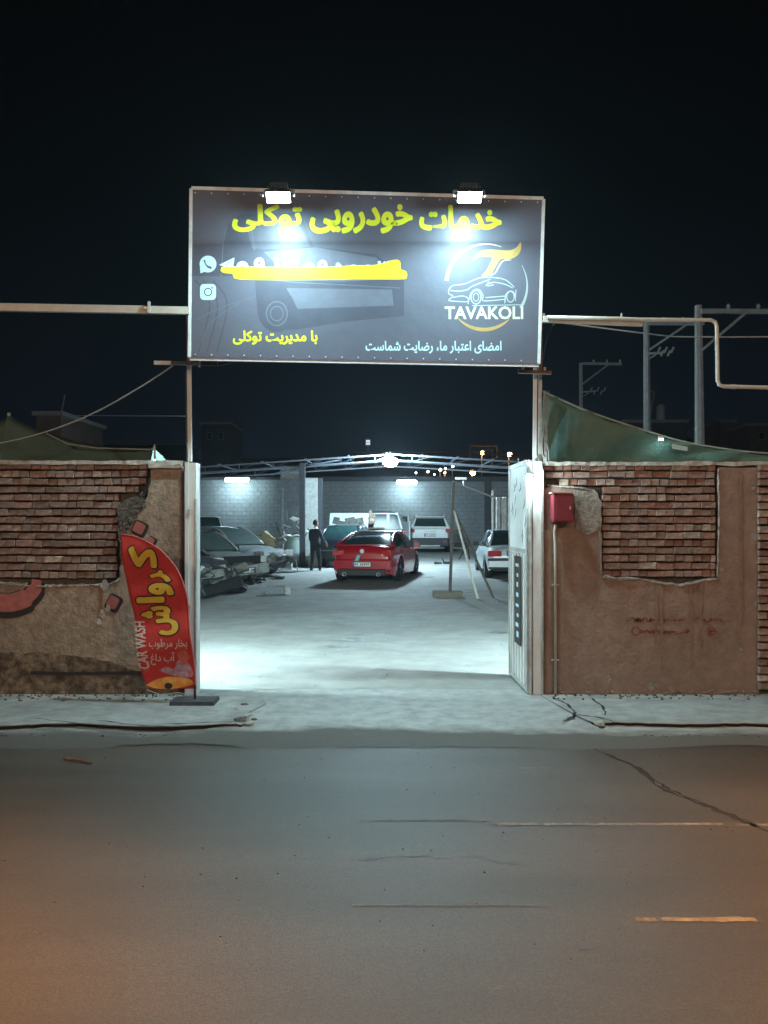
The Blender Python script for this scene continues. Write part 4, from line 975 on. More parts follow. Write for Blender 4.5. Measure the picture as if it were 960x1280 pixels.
# yard flood lamp under the ridge
yl = thing('yard_floodlight', 'dazzling round floodlight hanging below the canopy ridge', 'floodlight', P(488, 576, 27.6))
c = P(488, 577, 27.4); b = MB(); b.lathe([(.001, -.19), (.18, -.15), (.26, -.02), (.22, .09), (.10, .14), (.001, .15)], c, 'z', 20); R_(b.build('lamp', M['yardled'], None, True), yl)
b = MB(); b.lathe([(.02, .09), (.07, .10), (.08, .16), (.03, .20), (.015, .34)], c, 'z', 12); R_(b.build('holder', M['darksteel'], None), yl)
def tube_lamp(px, py, Y, wd, label):
    c = P(px, py, Y); t = thing('tube_light', label, 'lamp', c, group='fluorescent lights on the back wall')
    b = MB(); b.tube([c + Vector((-wd / 2, -.02, 0)), c + Vector((wd / 2, -.02, 0))], .10, 10); R_(b.build('tube', M['tube'], None, True), t)
    b = MB(); b.box(c + Vector((0, .12, .04)), (wd + .1, .08, .14)); R_(b.build('batten', M['palesteel'], None), t)
tube_lamp(296, 600, 41.2, 1.15, 'left glowing tube light on the grey block wall over the wrecks')
tube_lamp(508.5, 603, 41.2, .95, 'right glowing tube light on the grey block wall, under the round floodlight')

def assumed_flood(c, label, yaw):  # assumed lamps, added out of sight to light yard floor and gate leaf
    t = thing('floodlight', label, 'floodlight', c); rot = Matrix.Rotation(yaw, 3, 'Z') @ Matrix.Rotation(R(-14), 3, 'X')
    b = MB(); b.box(c, (.42, .05, .26), rot); R_(b.build('housing', M['black'], None), t)
    b = MB(); b.box(c + rot @ Vector((0, .03, 0)), (.38, .008, .22), rot); R_(b.build('led_panel', emit('assumed_led', (.66, .95, 1.0), 1700), None), t)
    b = MB(); b.beam(c - Vector((0, .0, .02)), Vector((c.x, 8.26, c.z - .02)), .03); R_(b.build('bracket', M['galv'], None), t)
assumed_flood(Vector((-3.1, 8.40, 1.95)), 'assumed floodlight added unseen behind the left boundary wall, shining into the yard', R(-16))
assumed_flood(Vector((2.9, 8.64, 2.02)), 'assumed floodlight added unseen behind the right boundary wall, shining into the yard', R(14))
# low ledge, bin, debris
b = MB(); b.box((P(392, 0, 28.4).x, 28.6, .22), (2.7, .6, .44), jit=.01); tag(b.build('ledge', M['pillar']), 'low pale concrete ledge at the foot of the dark canopy post', 'ledge')
t = thing('bin', 'grey-green drum-like bin standing on the ledge left of the dark post', 'bin', P(366, 706, 28))
c = P(366, 707, 28.3); b = MB(); b.lathe([(.001, 0), (.34, 0), (.39, .62), (.41, .64), (.41, .68), (.36, .68), (.34, .60), (.001, .58)], (c.x, 28.6, .44), 'z', 20); R_(b.build('drum', M['bin'], None, True, 40), t)
b = MB(); b.tube([(c.x + .34, 28.2, .75), (c.x + .42, 28.15, .6), (c.x + .3, 28.1, .47), (c.x + .0, 28.15, .5)], .05, 8); R_(b.build('hose', M['cloth'], None, True), t)
b = MB(); rc = random.Random(12)
def rag(u, v):
    q = Vector((c.x - .55 + 1.05 * u, 28.3 + .5 * v, 1.10 + .22 * u)); q.z += .12 * noise.noise(Vector((u * 4, v * 4, 7))) + .14 * math.sin(u * 7) * .5 - .25 * (1 - u) * v; return q
b.grid(rag, 22, 14); o = tag(b.build('cloth', M['cloth'], smooth=True), 'crumpled white cloth lying over the bin beside the dark post', 'cloth'); s_ = o.modifiers.new('thickness', 'SOLIDIFY'); s_.thickness = .03
for k, (px, py, Y, sz, m, rz, lb) in enumerate([
    (368, 649, 30, (.36, .05, .16), M['pillar'], R(25), 'small pale board tilted in the scrap pile above the bin'),
    (349, 681, 27, (.30, .30, .42), M['clutter'], R(10), 'dark brown lump of scrap beside the silver wreck bonnet'),
    (332, 676, 27, (.75, .25, .30), M['tan'], R(12), 'tan curved panel leaning behind the silver wreck bonnet'),
    (355, 699, 26.6, (.5, .4, .62), M['block'], 0, 'grey box standing left of the drum bin')]):
    cc = P(px, py, Y); b = MB(); b.box((0, 0, 0), sz, Matrix.Rotation(rz, 3, 'Y'), jit=.03, taper=.75 if k in (1, 2) else None)
    if k in (1, 2): b.box((.1, 0, .12), (sz[0] * .6, sz[1], sz[2] * .6), Matrix.Rotation(rz + .5, 3, 'Y'), jit=.04)
    o = b.build('scrap_piece', m); o.location = cc; tag(o, lb, 'scrap')
b = MB()
for k in range(26):
    q = Vector((P(363, 0, 29.5).x + rc.uniform(-.5, .5), 29.6 + rc.uniform(-.3, .3), .4 + rc.uniform(0, 1.6)))
    b.beam(q, q + Vector((rc.uniform(-.4, .4), rc.uniform(-.2, .2), rc.uniform(-.2, .6))), rc.uniform(.03, .07))
tag(b.build('scrap_pile', M['clutter']), 'pile of scrap metal between the wrecks and the dark post', 'scrap pile', kind='stuff')
t = thing('concrete_block', 'grey hollow block lying on the open yard ground in front of the wrecks', 'block', P(349, 743, 18.7))
b = MB(); c = P(344, 738.5, 18.7); b.box((c.x, 18.7, .10), (.42, .22, .18), Matrix.Rotation(.15, 3, 'Z'), jit=.015); R_(b.build('block', M['block_gap'], None), t)
b = MB(); c = P(359, 738.5, 18.7); b.box((c.x, 18.72, .09), (.14, .20, .16), Matrix.Rotation(.3, 3, 'Z'), jit=.03); R_(b.build('broken_end', M['rubble'], None), t)

# welded stand with a tall post
st = thing('metal_stand', 'rusty tall post on a flat block with two thin legs leaning like a tripod', 'stand', P(563, 745, 18.2))
b = MB(); b.beam(P(562.5, 742, 18.2), P(567, 602, 18.2), .065); R_(b.build('post', M['brownsteel'], None), st)
b = MB(); b.box((P(559, 0, 18.2).x, 18.15, .065), (.66, .45, .12), jit=.01); R_(b.build('block', M['plinth'], None), st)
b = MB(); b.beam(P(567, 636, 18.2), P(597, 748, 17.5), .035); R_(b.build('leg', M['pvc'], None), st)
b = MB(); b.beam(P(567, 636, 18.2), P(617, 748, 17.9), .045); R_(b.build('leg', M['brownsteel'], None), st)
b = MB(); b.beam(P(566, 602, 18.2), P(618, 622, 19.8), .03); R_(b.build('top_arm', M['galv'], None), st)
b = MB(); b.beam(P(565, 675, 18.2), P(590, 682, 17.95), .03); b.beam(P(565, 665, 18.2), P(580, 663, 18.1), .05); b.beam(P(574, 699, 18), P(587, 676, 18.1), .02); b.beam(P(584, 676, 18), P(587, 699, 18.1), .02); R_(b.build('crossbar', M['brownsteel'], None), st)
b = MB(); b.box(P(576, 598, 18.4), (.26, .05, .06)); b.box(P(579, 604, 18.4), (.03, .05, .12)); R_(b.build('hook', M['galv'], None), st)
# leaning corrugated sheets at the right
cs_ = thing('corrugated_fence', 'row of bent pale corrugated sheets behind the silver saloon', 'fence', (P(628, 0, 27).x, 27, 0))
b = MB(); b.beam(P(616, 700, 27), P(616, 613, 27), .06); R_(b.build('post', M['pvc'], None), cs_)
for k in range(6):
    def cg(u, v, k=k): return (P(619 + k * 8 + 7 * u, 0, 27).x + .03 * noise.noise(Vector((v * 4, k, 0))), 27.05 + .035 * math.sin(u * 14) + .03 * noise.noise(Vector((v * 3, k, 5))), 0.3 + v * (2.2 + .08 * math.sin(k * 3)))
    b = MB(); b.grid(cg, 14, 10); R_(b.build('sheet', M['galv'], None, True), cs_)
# yard litter
for k, (x, y, lb) in enumerate([(549, 708, 'small dark bit of litter left of the post, behind the red car'), (560, 707, 'bent dark scrap by the tall rusty post on the pale ground')]):
    q = P(x, y, 28.8); b = MB(); b.box((q.x, 29.3, gz(29.3) + .03), (.28, .2, .06), jit=.03)
    if k: b.beam((q.x - .1, 29.3, gz(29.3) + .03), (q.x - .18, 29.3, gz(29.3) + .22), .05)
    tag(b.build('litter', M['black']), lb, 'litter')

# ================================================================ VEHICLES (local: x right, y forward, z up)
def lerp_tab(tab, y):
    if y <= tab[0][0]: return tab[0][1]
    for (a, za), (b_, zb) in zip(tab[:-1], tab[1:]):
        if y <= b_:
            t = (y - a) / (b_ - a); return za + (zb - za) * t
    return tab[-1][1]

def vehicle(name, label, cat, loc, heading, L, W, top, cab, paint, wheel_r=.33, ax=(-1.32, 1.38), sill=.20, glass=None,
            lower=None, rimm=None, damage=0, seed=0, wheels=(1, 1, 1, 1), rails=False, hip=0, tumble=.20, cpil=1.0):
    """top: table (y, height) of the body's upper line; cab: (rear base y, roof rear y, roof front y, front base y, belt z rear, roof z, belt z front)"""
    root = thing(name, label, cat, loc, -heading)
    glass = glass or M['glass']; lower = lower or M['black']; rimm = rimm or M['rim']
    r_ = random.Random(seed)
    ys = sorted(set([round(-L / 2 + L * i / 34, 3) for i in range(35)] + [-L / 2 + .03, L / 2 - .03] + [a + d * (wheel_r + .055) for a in ax for d in (-1, -.97, -.85, -.5, 0, .5, .85, .97, 1)]))
    ar = wheel_r + .055; rows = []
    for y in ys:
        t = abs(y) / (L / 2); wq = W / 2 * (1 - .16 * t ** 7 - .05 * t ** 2)
        if hip: wq += hip * math.exp(-((y - ax[0]) / .55) ** 2)
        zt_ = lerp_tab(top, y); lo = sill + (.10 * max(0, (t - .8) / .2)); zl = lo; inn = 0
        for a in ax:
            if abs(y - a) <= ar: zl = max(zl, wheel_r + math.sqrt(max(0, ar * ar - (y - a) ** 2)))
        z1 = max(zl + .015, lo + .22); z2 = max(z1 + .02, zt_ - .20); z3 = max(z2 + .01, zt_ - .05)
        endt = max(0, (t - .97) / .03)
        ring = [(wq - .03, zl), (wq, z1), (wq + .005, (z1 + z2) / 2), (wq - .01, z2), (wq - .05, z3), (wq - .14 - .05 * endt, zt_ - .01 - .03 * endt), (wq * .5, zt_ + .015 - .03 * endt), (0, zt_ + .025 - .03 * endt)]
        full = ring + [(-x, z) for x, z in ring[-2::-1]]
        row = []
        for x, z in full:
            v = Vector((x, y, z))
            if damage and y > L * .12:
                kx = damage * (y - L * .12) / (L * .38)
                v += Vector((noise.noise(v * 2.4 + Vector((seed, 0, 0))), noise.noise(v * 2.1 + Vector((9, seed, 0))) - .25, noise.noise(v * 2.6 + Vector((0, 5, seed))))) * kx
            row.append(v)
        rows.append(row)
    b = MB(); n = len(rows[0]); b.add([v for r0 in rows for v in r0], [(i * n + k, i * n + k + 1, (i + 1) * n + k + 1, (i + 1) * n + k) for i in range(len(rows) - 1) for k in range(n - 1)])
    m_ = len(rows) - 1
    b.f.append(tuple(range(n))[::-1]); b.f.append(tuple(range(m_ * n, m_ * n + n)))
    body = b.build('body', paint, root, True, 38)
    b = MB(); b.box((0, 0, sill + .17), (W - .50, L - .35, .30)); b.build('underbody', M['black'], root)
    # cabin
    rb_, rr0, rf, fb, zb, zr_, zf = cab
    wb = W / 2 - .07; wr = W / 2 - .24
    nY = 12; side = []
    def roofz(y):
        if y < rr0: t = (y - rb_) / (rr0 - rb_); return zb + (zr_ - zb) * math.sin(t * math.pi / 2) ** .95
        if y > rf: t = (fb - y) / (fb - rf); return zf + (zr_ - zf) * math.sin(t * math.pi / 2) ** .95
        return zr_ + .025 * math.sin(math.pi * (y - rr0) / (rf - rr0))
    yy = [rb_ + (rr0 - rb_) * i / 6 for i in range(6)] + [rr0 + (rf - rr0) * i / 6 for i in range(6)] + [rf + (fb - rf) * i / 6 for i in range(7)]
    rows = []
    for y in yy:
        z = roofz(y); zb0 = zb + (zf - zb) * (y - rb_) / (fb - rb_) - .04; s = max(0, (z - zb0)) / (zr_ - zb0)
        rows.append([Vector((wb, y, zb0)), Vector((wb - tumble * s ** 1.1 * .9, y, zb0 + (z - zb0) * .88)), Vector((wb - tumble * s - .05, y, z)), Vector((wb * .5, y, z + .018)), Vector((0, y, z + .022)),
                     Vector((-wb * .5, y, z + .018)), Vector((-wb + tumble * s + .05, y, z)), Vector((-wb + tumble * s ** 1.1 * .9, y, zb0 + (z - zb0) * .88)), Vector((-wb, y, zb0))])
    b = MB(); b.add([v for r0 in rows for v in r0], [(i * 9 + k, i * 9 + k + 1, (i + 1) * 9 + k + 1, (i + 1) * 9 + k) for i in range(len(rows) - 1) for k in range(8)])
    b.build('windows', glass, root, True, 40)
    rrows = [r0 for y, r0 in zip(yy, rows) if rr0 - .02 <= y <= rf + .02]
    b = MB(); b.add([v + Vector((0, 0, .012)) for r0 in rrows for v in (r0[1] * 1.0, *r0[2:7], r0[7])], [(i * 7 + k, i * 7 + k + 1, (i + 1) * 7 + k + 1, (i + 1) * 7 + k) for i in range(len(rrows) - 1) for k in range(6)])
    b.build('roof', paint, root, True, 50)
    for sgn, (i1, i2) in ((1, (1, 0)), (-1, (7, 8))):
        b = MB()   # front and rear pillars follow the glass edge
        b.tube([rows[i][2 if sgn > 0 else 6] + Vector((sgn * .0, 0, .005)) for i in range(0, 7)], [q * cpil for q in (.055, .05, .045, .04, .035, .035, .035)], 6); b.build('rear_pillar', paint, root, True)
        b = MB(); b.tube([rows[i][2 if sgn > 0 else 6] + Vector((0, 0, .005)) for i in range(12, 19)], [.032] * 7, 6); b.build('front_pillar', paint, root, True)
        mid = rows[8]; b = MB(); b.beam(mid[i2] + Vector((sgn * .004, 0, 0)), mid[i1] + Vector((sgn * .008, 0, .04)), .07, .03, up=(sgn, 0, 0)); b.build('door_pillar', M['black'], root)
        my = fb - .35; b = MB(); b.box((sgn * (wb + .13), my, zf + .05), (.18, .10, .13), taper=.8); b.beam((sgn * wb, my, zf + .01), (sgn * (wb + .1), my, zf + .04), .04); b.build('mirror', paint if sgn > 0 and not damage else M['black'], root)
        b = MB(); b.box((sgn * (W / 2 - .012), .2, zb - .14), (.02, .16, .03)); b.build('door_handle', paint, root)
    # wheels
    for i, (a, sgn) in enumerate(((ax[0], 1), (ax[0], -1), (ax[1], 1), (ax[1], -1))):
        if not wheels[i]: continue
        x = sgn * (W / 2 - .11); b = MB(); w0 = .105
        b.lathe([(wheel_r * .62, -w0), (wheel_r * .9, -w0), (wheel_r, -w0 * .7), (wheel_r, w0 * .7), (wheel_r * .9, w0), (wheel_r * .62, w0)], (x, a, wheel_r), 'x', 24)
        wo = b.build('wheel', M['tyre'], root, True, 45)
        b = MB(); b.lathe([(wheel_r * .63, sgn * .085), (wheel_r * .56, sgn * .06), (wheel_r * .12, sgn * .055), (.001, sgn * .075)], (x, a, wheel_r), 'x', 20)
        for k in range(5):
            an = k * 2 * math.pi / 5; d = Vector((0, math.cos(an), math.sin(an))); c0 = Vector((x + sgn * .085, a, wheel_r)); b.beam(c0 + d * .04, c0 + d * wheel_r * .6, .05, .03, up=(1, 0, 0))
        b.build('rim', rimm, wo, False)
    return root

def part(root, name, c, size, m, rot=None, bevel=.012, jit=0, taper=None, parent=None):
    b = MB(); b.box(c, size, rot, jit=jit, taper=taper); o = b.build(name, m, parent or root)
    if bevel: md = o.modifiers.new('bevel', 'BEVEL'); md.width = bevel; md.segments = 2
    return o
def plate(root, c, w_=.50, h_=.11, txt='', front=False, rot=0):
    p_ = part(root, 'license_plate', c, (w_, .012, h_), M['plate'], bevel=0)
    s = 1 if front else -1
    b = MB(); b.box((c[0] - w_ / 2 * .91, c[1] + s * .008, c[2]), (w_ * .08, .004, h_)); b.build('blue_strip', M['plateblue'], p_)
    b = MB(); r = random.Random(int(abs(c[0] * 100) + 3))
    for k in range(8):
        if k in (2,): continue
        x = c[0] - w_ * .36 + k * w_ * .105; b.box((x, c[1] + s * .008, c[2]), (.026, .004, h_ * .62 * r.uniform(.7, 1)))
        b.box((x + .012, c[1] + s * .0082, c[2] + h_ * .2), (.022, .004, h_ * .16))
    tag(b.build('digits', M['black'], p_), kind='stuff')
    b = MB(); b.box((c[0], c[1] - s * .006, c[2]), (w_ + .03, .008, h_ + .03)); b.build('plate_frame', M['black'], p_)

# --- red coupe
rl = 4.45
rc_ = vehicle('coupe', 'glossy red coupe parked with its tail to the gate, teal sticker on the boot', 'car', (-.14, 24.2, 0), R(12), rl, 1.86,
              [(-rl / 2, .82), (-rl / 2 + .05, .98), (-1.9, 1.03), (-1.3, 1.00), (.5, .93), (1.3, .88), (1.9, .78), (2.1, .66), (rl / 2, .58)],
              (-1.95, -.35, .15, 1.25, 1.02, 1.37, .92), M['red'], wheel_r=.345, ax=(-1.36, 1.38), sill=.17, rimm=M['blackrim'], hip=.045)
yb = -rl / 2
part(rc_, 'rear_bumper', (0, yb + .035, .50), (1.62, .16, .34), M['red'], bevel=.05)
part(rc_, 'diffuser', (0, yb - .02, .30), (1.34, .14, .20), M['black'], bevel=.03)
part(rc_, 'spoiler', (0, yb + .10, 1.045), (1.44, .16, .035), M['red'], bevel=.012)
for s in (1, -1):
    part(rc_, 'taillight', (s * .68, yb + .015, .83), (.34, .09, .15), M['lampred'], Matrix.Rotation(s * -.28, 3, 'Z') @ Matrix.Rotation(s * .12, 3, 'Y'), bevel=.03)
    part(rc_, 'lamp_edge', (s * .74, yb - .028, .86), (.16, .02, .03), M['lampclear'], Matrix.Rotation(s * -.28, 3, 'Z'), bevel=.006)
    part(rc_, 'reflector', (s * .62, yb - .05, .42), (.14, .02, .035), M['lampred'], bevel=.005)
    b = MB(); b.lathe([(.055, .02), (.055, -.12), (.045, -.12), (.04, 0)], (s * .48, yb - .03, .25), 'y', 14); b.build('exhaust', M['galv'], rc_, True)
plate(rc_, (0, yb - .06, .52), .50, .11)
b = MB(); b.add([(-.17, yb - .006, .60), (-.06, yb - .006, .60), (.0, yb - .006, .76), (-.10, yb - .006, .76)], [(0, 1, 2, 3)])
o = b.build('sticker', M['teal'], rc_); o.location = (-.02, -.075, .02)
b = MB(); b.lathe([(.001, -.02), (.06, -.02), (.06, .01)], (0, yb - .01, .88), 'y', 14); b.build('badge', M['galv'], rc_)

# --- white SUV
sl_ = 4.4
su = vehicle('suv', 'white SUV with black lower bumper parked nose to the back wall', 'car', (2.17, 38.2, gz(36) + .0), R(2.5), sl_, 1.97,
             [(-sl_ / 2, 1.02), (-sl_ / 2 + .06, 1.10), (-1.6, 1.12), (.6, 1.05), (1.1, 1.02), (1.9, .90), (sl_ / 2, .72)],
             (-2.12, -1.72, .1, 1.15, 1.08, 1.64, 1.03), M['white'], wheel_r=.36, ax=(-1.30, 1.33), sill=.28, tumble=.26, cpil=1.3, glass=M['white'])
yb = -sl_ / 2
part(su, 'tailgate', (0, yb + .02, .86), (1.42, .10, .44), M['white'], bevel=.04)
part(su, 'bumper', (0, yb - .01, .48), (1.70, .20, .38), M['black'], bevel=.05)
part(su, 'skid_plate', (0, yb - .03, .32), (.9, .18, .06), M['galv'], bevel=.02)
for s in (1, -1):
    part(su, 'taillight', (s * .80, yb + .02, 1.0), (.34, .12, .15), M['lampred'], Matrix.Rotation(s * -.25, 3, 'Z'), bevel=.03)
    part(su, 'reflector', (s * .66, yb - .12, .52), (.18, .02, .05), M['lampred'], bevel=.006)
    b = MB(); b.beam((s * .66, -1.6, 1.69), (s * .66, .2, 1.70), .04); b.build('roof_rail', M['galv'], su)
plate(su, (0, yb - .045, .80), .50, .11)
part(su, 'handle_bar', (0, yb - .045, .96), (.5, .03, .035), M['galv'], bevel=.006)
part(su, 'rear_window', (0, -2.03, 1.37), (1.44, .05, .40), M['glass'], Matrix.Rotation(R(-30), 3, 'X'), bevel=.024, taper=.86)
for s in (1, -1): part(su, 'side_window', (s * .775, -.35, 1.33), (.03, 2.0, .30), M['glass'], Matrix.Rotation(s * R(-27), 3, 'Y'), bevel=.012)
part(su, 'roof_spoiler', (0, -2.0, 1.60), (1.28, .3, .04), M['white'], Matrix.Rotation(-.15, 3, 'X'), bevel=.01)

# --- white pick-up style cab with tailgate glass, door open
vl = 4.6
va = vehicle('van', 'tall white vehicle with its right door hanging open, behind the red coupe', 'car', (P(478, 0, 33).x, 35.2, gz(33)), R(-2), vl, 1.72,
             [(-vl / 2, 1.08), (-vl / 2 + .05, 1.14), (-1.8, 1.18), (1.0, 1.10), (1.2, 1.04), (2.0, .95), (vl / 2, .80)],
             (-2.22, -2.0, .3, 1.25, 1.14, 1.86, 1.08), M['white'], wheel_r=.34, ax=(-1.35, 1.45), sill=.28, glass=M['glass_s'])
yb = -vl / 2
part(va, 'tailgate', (0, yb + .01, .85), (1.46, .08, .56), M['white'], bevel=.03)
part(va, 'bumper', (0, yb - .03, .45), (1.60, .16, .18), M['galv'], bevel=.03)
part(va, 'brake_light', (0, -2.05, 1.83), (.30, .05, .05), M['lampred'], bevel=.01)
part(va, 'window_frame', (0, -2.10, 1.80), (1.10, .06, .06), M['white'], bevel=.01); part(va, 'window_post', (.16, -2.16, 1.48), (.12, .05, .60), M['white'], bevel=.01)
for s in (1, -1): part(va, 'taillight', (s * .78, yb + .0, .92), (.12, .10, .34), M['lampred'], bevel=.02)
part(va, 'door', (1.04, .2, 1.02), (.07, .95, .95), M['white'], Matrix.Rotation(R(18), 3, 'Z'), bevel=.03)
part(va, 'door_frame', (1.01, .22, 1.60), (.05, .80, .30), M['white'], Matrix.Rotation(R(18), 3, 'Z'), bevel=.03)
part(va, 'door_window', (1.02, .195, 1.58), (.06, .62, .22), M['glass'], Matrix.Rotation(R(18), 3, 'Z'), bevel=0)
plate(va, (0, yb - .12, .62), .5, .11)
# brown bundle behind its rear window
b = MB()
for k, (x, z, s) in enumerate([(-.12, .0, .14), (.06, .03, .15), (-.04, .20, .12), (.14, .17, .10), (-.18, .12, .09), (.02, .34, .08)]):
    bm = bmesh.new(); bmesh.ops.create_icosphere(bm, subdivisions=2, radius=s)
    b.add([Vector((v.co.x + x, v.co.y * .7, v.co.z * 1.25 + z)) * (1 + .0) + Vector(v.co) * .35 * noise.noise(v.co * 9 + Vector((k, 0, 0))) for v in bm.verts], [tuple(q.index for q in f.verts) for f in bm.faces]); bm.free()
o = b.build('bundle', M['brown'], smooth=True); o.location = (P(462, 0, 31.6).x, 32.3, 1.52 + gz(32)); tag(o, 'brown and cream bundle on the tail of the tall white vehicle', 'bundle')
b = MB(); b.box((0, 0, -.18), (.9, .45, .06)); o2 = b.build('shelf', M['plinth'], va); o2.location = (-.45, -2.45, 1.38)

# --- white car with bonnet raised, facing the gate
hl = 4.3
hb = vehicle('saloon_car', 'white car facing the gate with its bonnet raised, left of the tall white vehicle', 'car', (P(437, 0, 31).x, 33.0, gz(31)), R(184), hl, 1.7,
             [(-hl / 2, .80), (-hl / 2 + .06, .90), (-1.3, .96), (.8, .93), (1.2, .86), (2.0, .80), (hl / 2, .66)],
             (-1.75, -.95, .1, .95, .94, 1.38, .92), M['white'], wheel_r=.31, ax=(-1.25, 1.3), sill=.22, glass=M['glass_s'])
part(hb, 'bonnet', (0, 1.10, 1.40), (1.56, .05, 1.0), M['white'], Matrix.Rotation(R(26), 3, 'X'), bevel=.02)
for k, (x, z, sx_, sz_) in enumerate([(-.30, 1.44, .62, .42), (.22, 1.36, .56, .36), (-.05, 1.56, .40, .24), (.50, 1.55, .26, .30)]):
    part(hb, 'bonnet_recess', (x, 1.10 + .036 - (z - 1.40) * .49 + .012, z), (sx_, .03, sz_), M['clutter'], Matrix.Rotation(R(26), 3, 'X') @ Matrix.Rotation(R(12 * (-1) ** k), 3, 'Y'), bevel=.02)
part(hb, 'engine', (0, 1.5, .84), (1.2, .8, .16), M['clutter'], bevel=.04, jit=.03)
for s in (1, -1): part(hb, 'headlight', (s * .62, hl / 2 - .02, .64), (.32, .08, .14), M['lampclear'], bevel=.02)
part(hb, 'bumper', (0, hl / 2 + .02, .44), (1.6, .14, .2), M['white'], bevel=.04)
plate(hb, (0, hl / 2 + .10, .44), .5, .11, front=True)

# --- silver saloon
pl_ = 4.4
pg = vehicle('saloon_car', 'silver saloon with a black rear bumper strip, half hidden by the white gate leaf', 'car', (3.86, 25.2, 0), R(1.5), pl_, 1.70,
             [(-pl_ / 2, .88), (-pl_ / 2 + .05, .96), (-1.3, 1.0), (.9, .94), (1.3, .88), (2.0, .80), (pl_ / 2, .62)],
             (-1.52, -.92, .25, 1.1, .97, 1.40, .93), M['silverp'], wheel_r=.31, ax=(-1.33, 1.34), sill=.24)
yb = -pl_ / 2
part(pg, 'bumper', (0, yb - .015, .50), (1.66, .18, .30), M['silverp'], bevel=.04)
part(pg, 'bumper_strip', (0, yb - .10, .60), (1.66, .03, .07), M['black'], bevel=.01); part(pg, 'lower_strip', (0, yb - .08, .36), (1.60, .06, .06), M['black'], bevel=.01)
for s in (1, -1): part(pg, 'taillight', (s * .62, yb + .0, .77), (.40, .07, .16), M['lampred'], Matrix.Rotation(s * -.12, 3, 'Z'), bevel=.02); part(pg, 'reversing_lamp', (s * .36, yb - .005, .78), (.12, .06, .13), M['lampclear'], bevel=.01)
plate(pg, (0, yb - .03, .78), .52, .13)
b = MB(); b.box((0, -1.05, 1.16), (.9, .3, .14)); b.build('rear_headrests', M['black'], pg)

# --- dark car beside the person
dk = vehicle('hatchback', 'dark navy car beside the standing person, mostly hidden by the red coupe', 'car', (-1.28, 29.4, .1), R(6), 4.1, 1.72,
             [(-2.05, .92), (-1.99, 1.0), (-1.3, 1.02), (.9, .95), (1.9, .80), (2.05, .66)],
             (-1.95, -1.45, .2, 1.1, .99, 1.42, .94), M['darkp'], wheel_r=.31, ax=(-1.25, 1.3), sill=.22, glass=mat('green_glass', (.015, .035, .035), .2, .3, 6, spec=.35))
part(dk, 'bumper', (0, -2.08, .46), (1.6, .18, .3), M['black'], bevel=.04)
for s in (1, -1): part(dk, 'taillight', (s * .70, -2.03, .82), (.24, .08, .22), M['darkp'], bevel=.02)

# --- wrecks at the left, noses to the right
def wreck(name, label, x, Y, hdg, paint, L, W, seed, damage, roof, bonnet=True, glass=None, wheels=(1, 1, 1, 1), belt=.93):
    o = vehicle(name, label, 'wrecked car', (x, Y, gz(Y)), hdg, L, W,
                [(-L / 2, .84), (-L / 2 + .06, .94), (-1.2, belt + .04), (.8, belt), (1.1, belt - .06), (1.9, belt - .16), (L / 2, .60)],
                (-1.7, -.95, .15, 1.05, belt + .02, roof, belt - .01), paint, wheel_r=.31, ax=(-1.28, 1.32), sill=.22, damage=damage, seed=seed, glass=glass, wheels=wheels)
    r = random.Random(seed); b = MB()
    for k in range(30):
        q = Vector((r.uniform(-W / 2 + .15, W / 2 - .15), L / 2 + r.uniform(-.35, .06), r.uniform(.28, .66)))
        b.box(q, (r.uniform(.05, .30), r.uniform(.05, .2), r.uniform(.04, .18)), Matrix.Rotation(r.uniform(-.8, .8), 3, 'X') @ Matrix.Rotation(r.uniform(-1, 1), 3, 'Z'), jit=.02)
    for k in range(4):
        q = Vector((r.uniform(-W / 2, W / 2), L / 2 + r.uniform(-.15, .02), r.uniform(.3, .7))); b.tube([q, q + Vector((r.uniform(-.3, .3), r.uniform(0, .25), r.uniform(-.2, .2))), q + Vector((r.uniform(-.5, .5), r.uniform(.0, .3), r.uniform(-.4, .1)))], .015, 5)
    b.build('crushed_front', M['clutter'], o)
    return o
h_ = R(112)   # heading: nose toward the right and a little to the camera
w1 = wreck('wrecked_car', 'black wreck nearest the left gate post with its front torn open and bare wheel', -5.45, 19.0, R(122), M['blackp'], 4.2, 1.66, 3, .26, 1.36)
part(w1, 'torn_wing', (.70, 1.75, .86), (.30, .62, .05), M['lampclear'], Matrix.Rotation(.5, 3, 'X') @ Matrix.Rotation(-.4, 3, 'Y'), bevel=.01, jit=.04)
part(w1, 'headlight', (.55, 2.02, .62), (.30, .10, .16), M['lampclear'], Matrix.Rotation(.3, 3, 'Y'), bevel=.03, jit=.02)
part(w1, 'hanging_bumper', (.15, 2.30, .26), (1.3, .14, .20), M['black'], Matrix.Rotation(.16, 3, 'Y'), bevel=.04, jit=.05)
w2 = wreck('wrecked_car', 'grey-green wreck with a gaping grille and a number plate on its front bumper', -5.25, 22.1, R(132), M['greyp'], 4.3, 1.68, 5, .10, 1.40, glass=M['glass_s'])
part(w2, 'grille_hole', (0, 2.12, .70), (1.15, .12, .22), M['black'], bevel=.01); part(w2, 'bumper', (0, 2.20, .44), (1.60, .16, .26), M['greyp'], Matrix.Rotation(.05, 3, 'Y'), bevel=.04)
plate(w2, (-.05, 2.30, .44), .5, .12, front=True)
for s in (1, -1): part(w2, 'headlight', (s * .70, 2.1, .70), (.26, .10, .18), M['lampclear'], bevel=.02, jit=.02)
w3 = wreck('wrecked_car', 'silver wreck with smooth bonnet and smashed right front corner beside the scrap pile', -5.1, 25.3, R(124), M['silverp'], 4.5, 1.74, 8, .10, 1.42, glass=M['glass_s'])
for s in (1, -1): part(w3, 'headlight', (s * .66, 2.15, .66), (.34, .12, .18), M['lampclear'] if s < 0 else M['clutter'], bevel=.02, jit=.03)
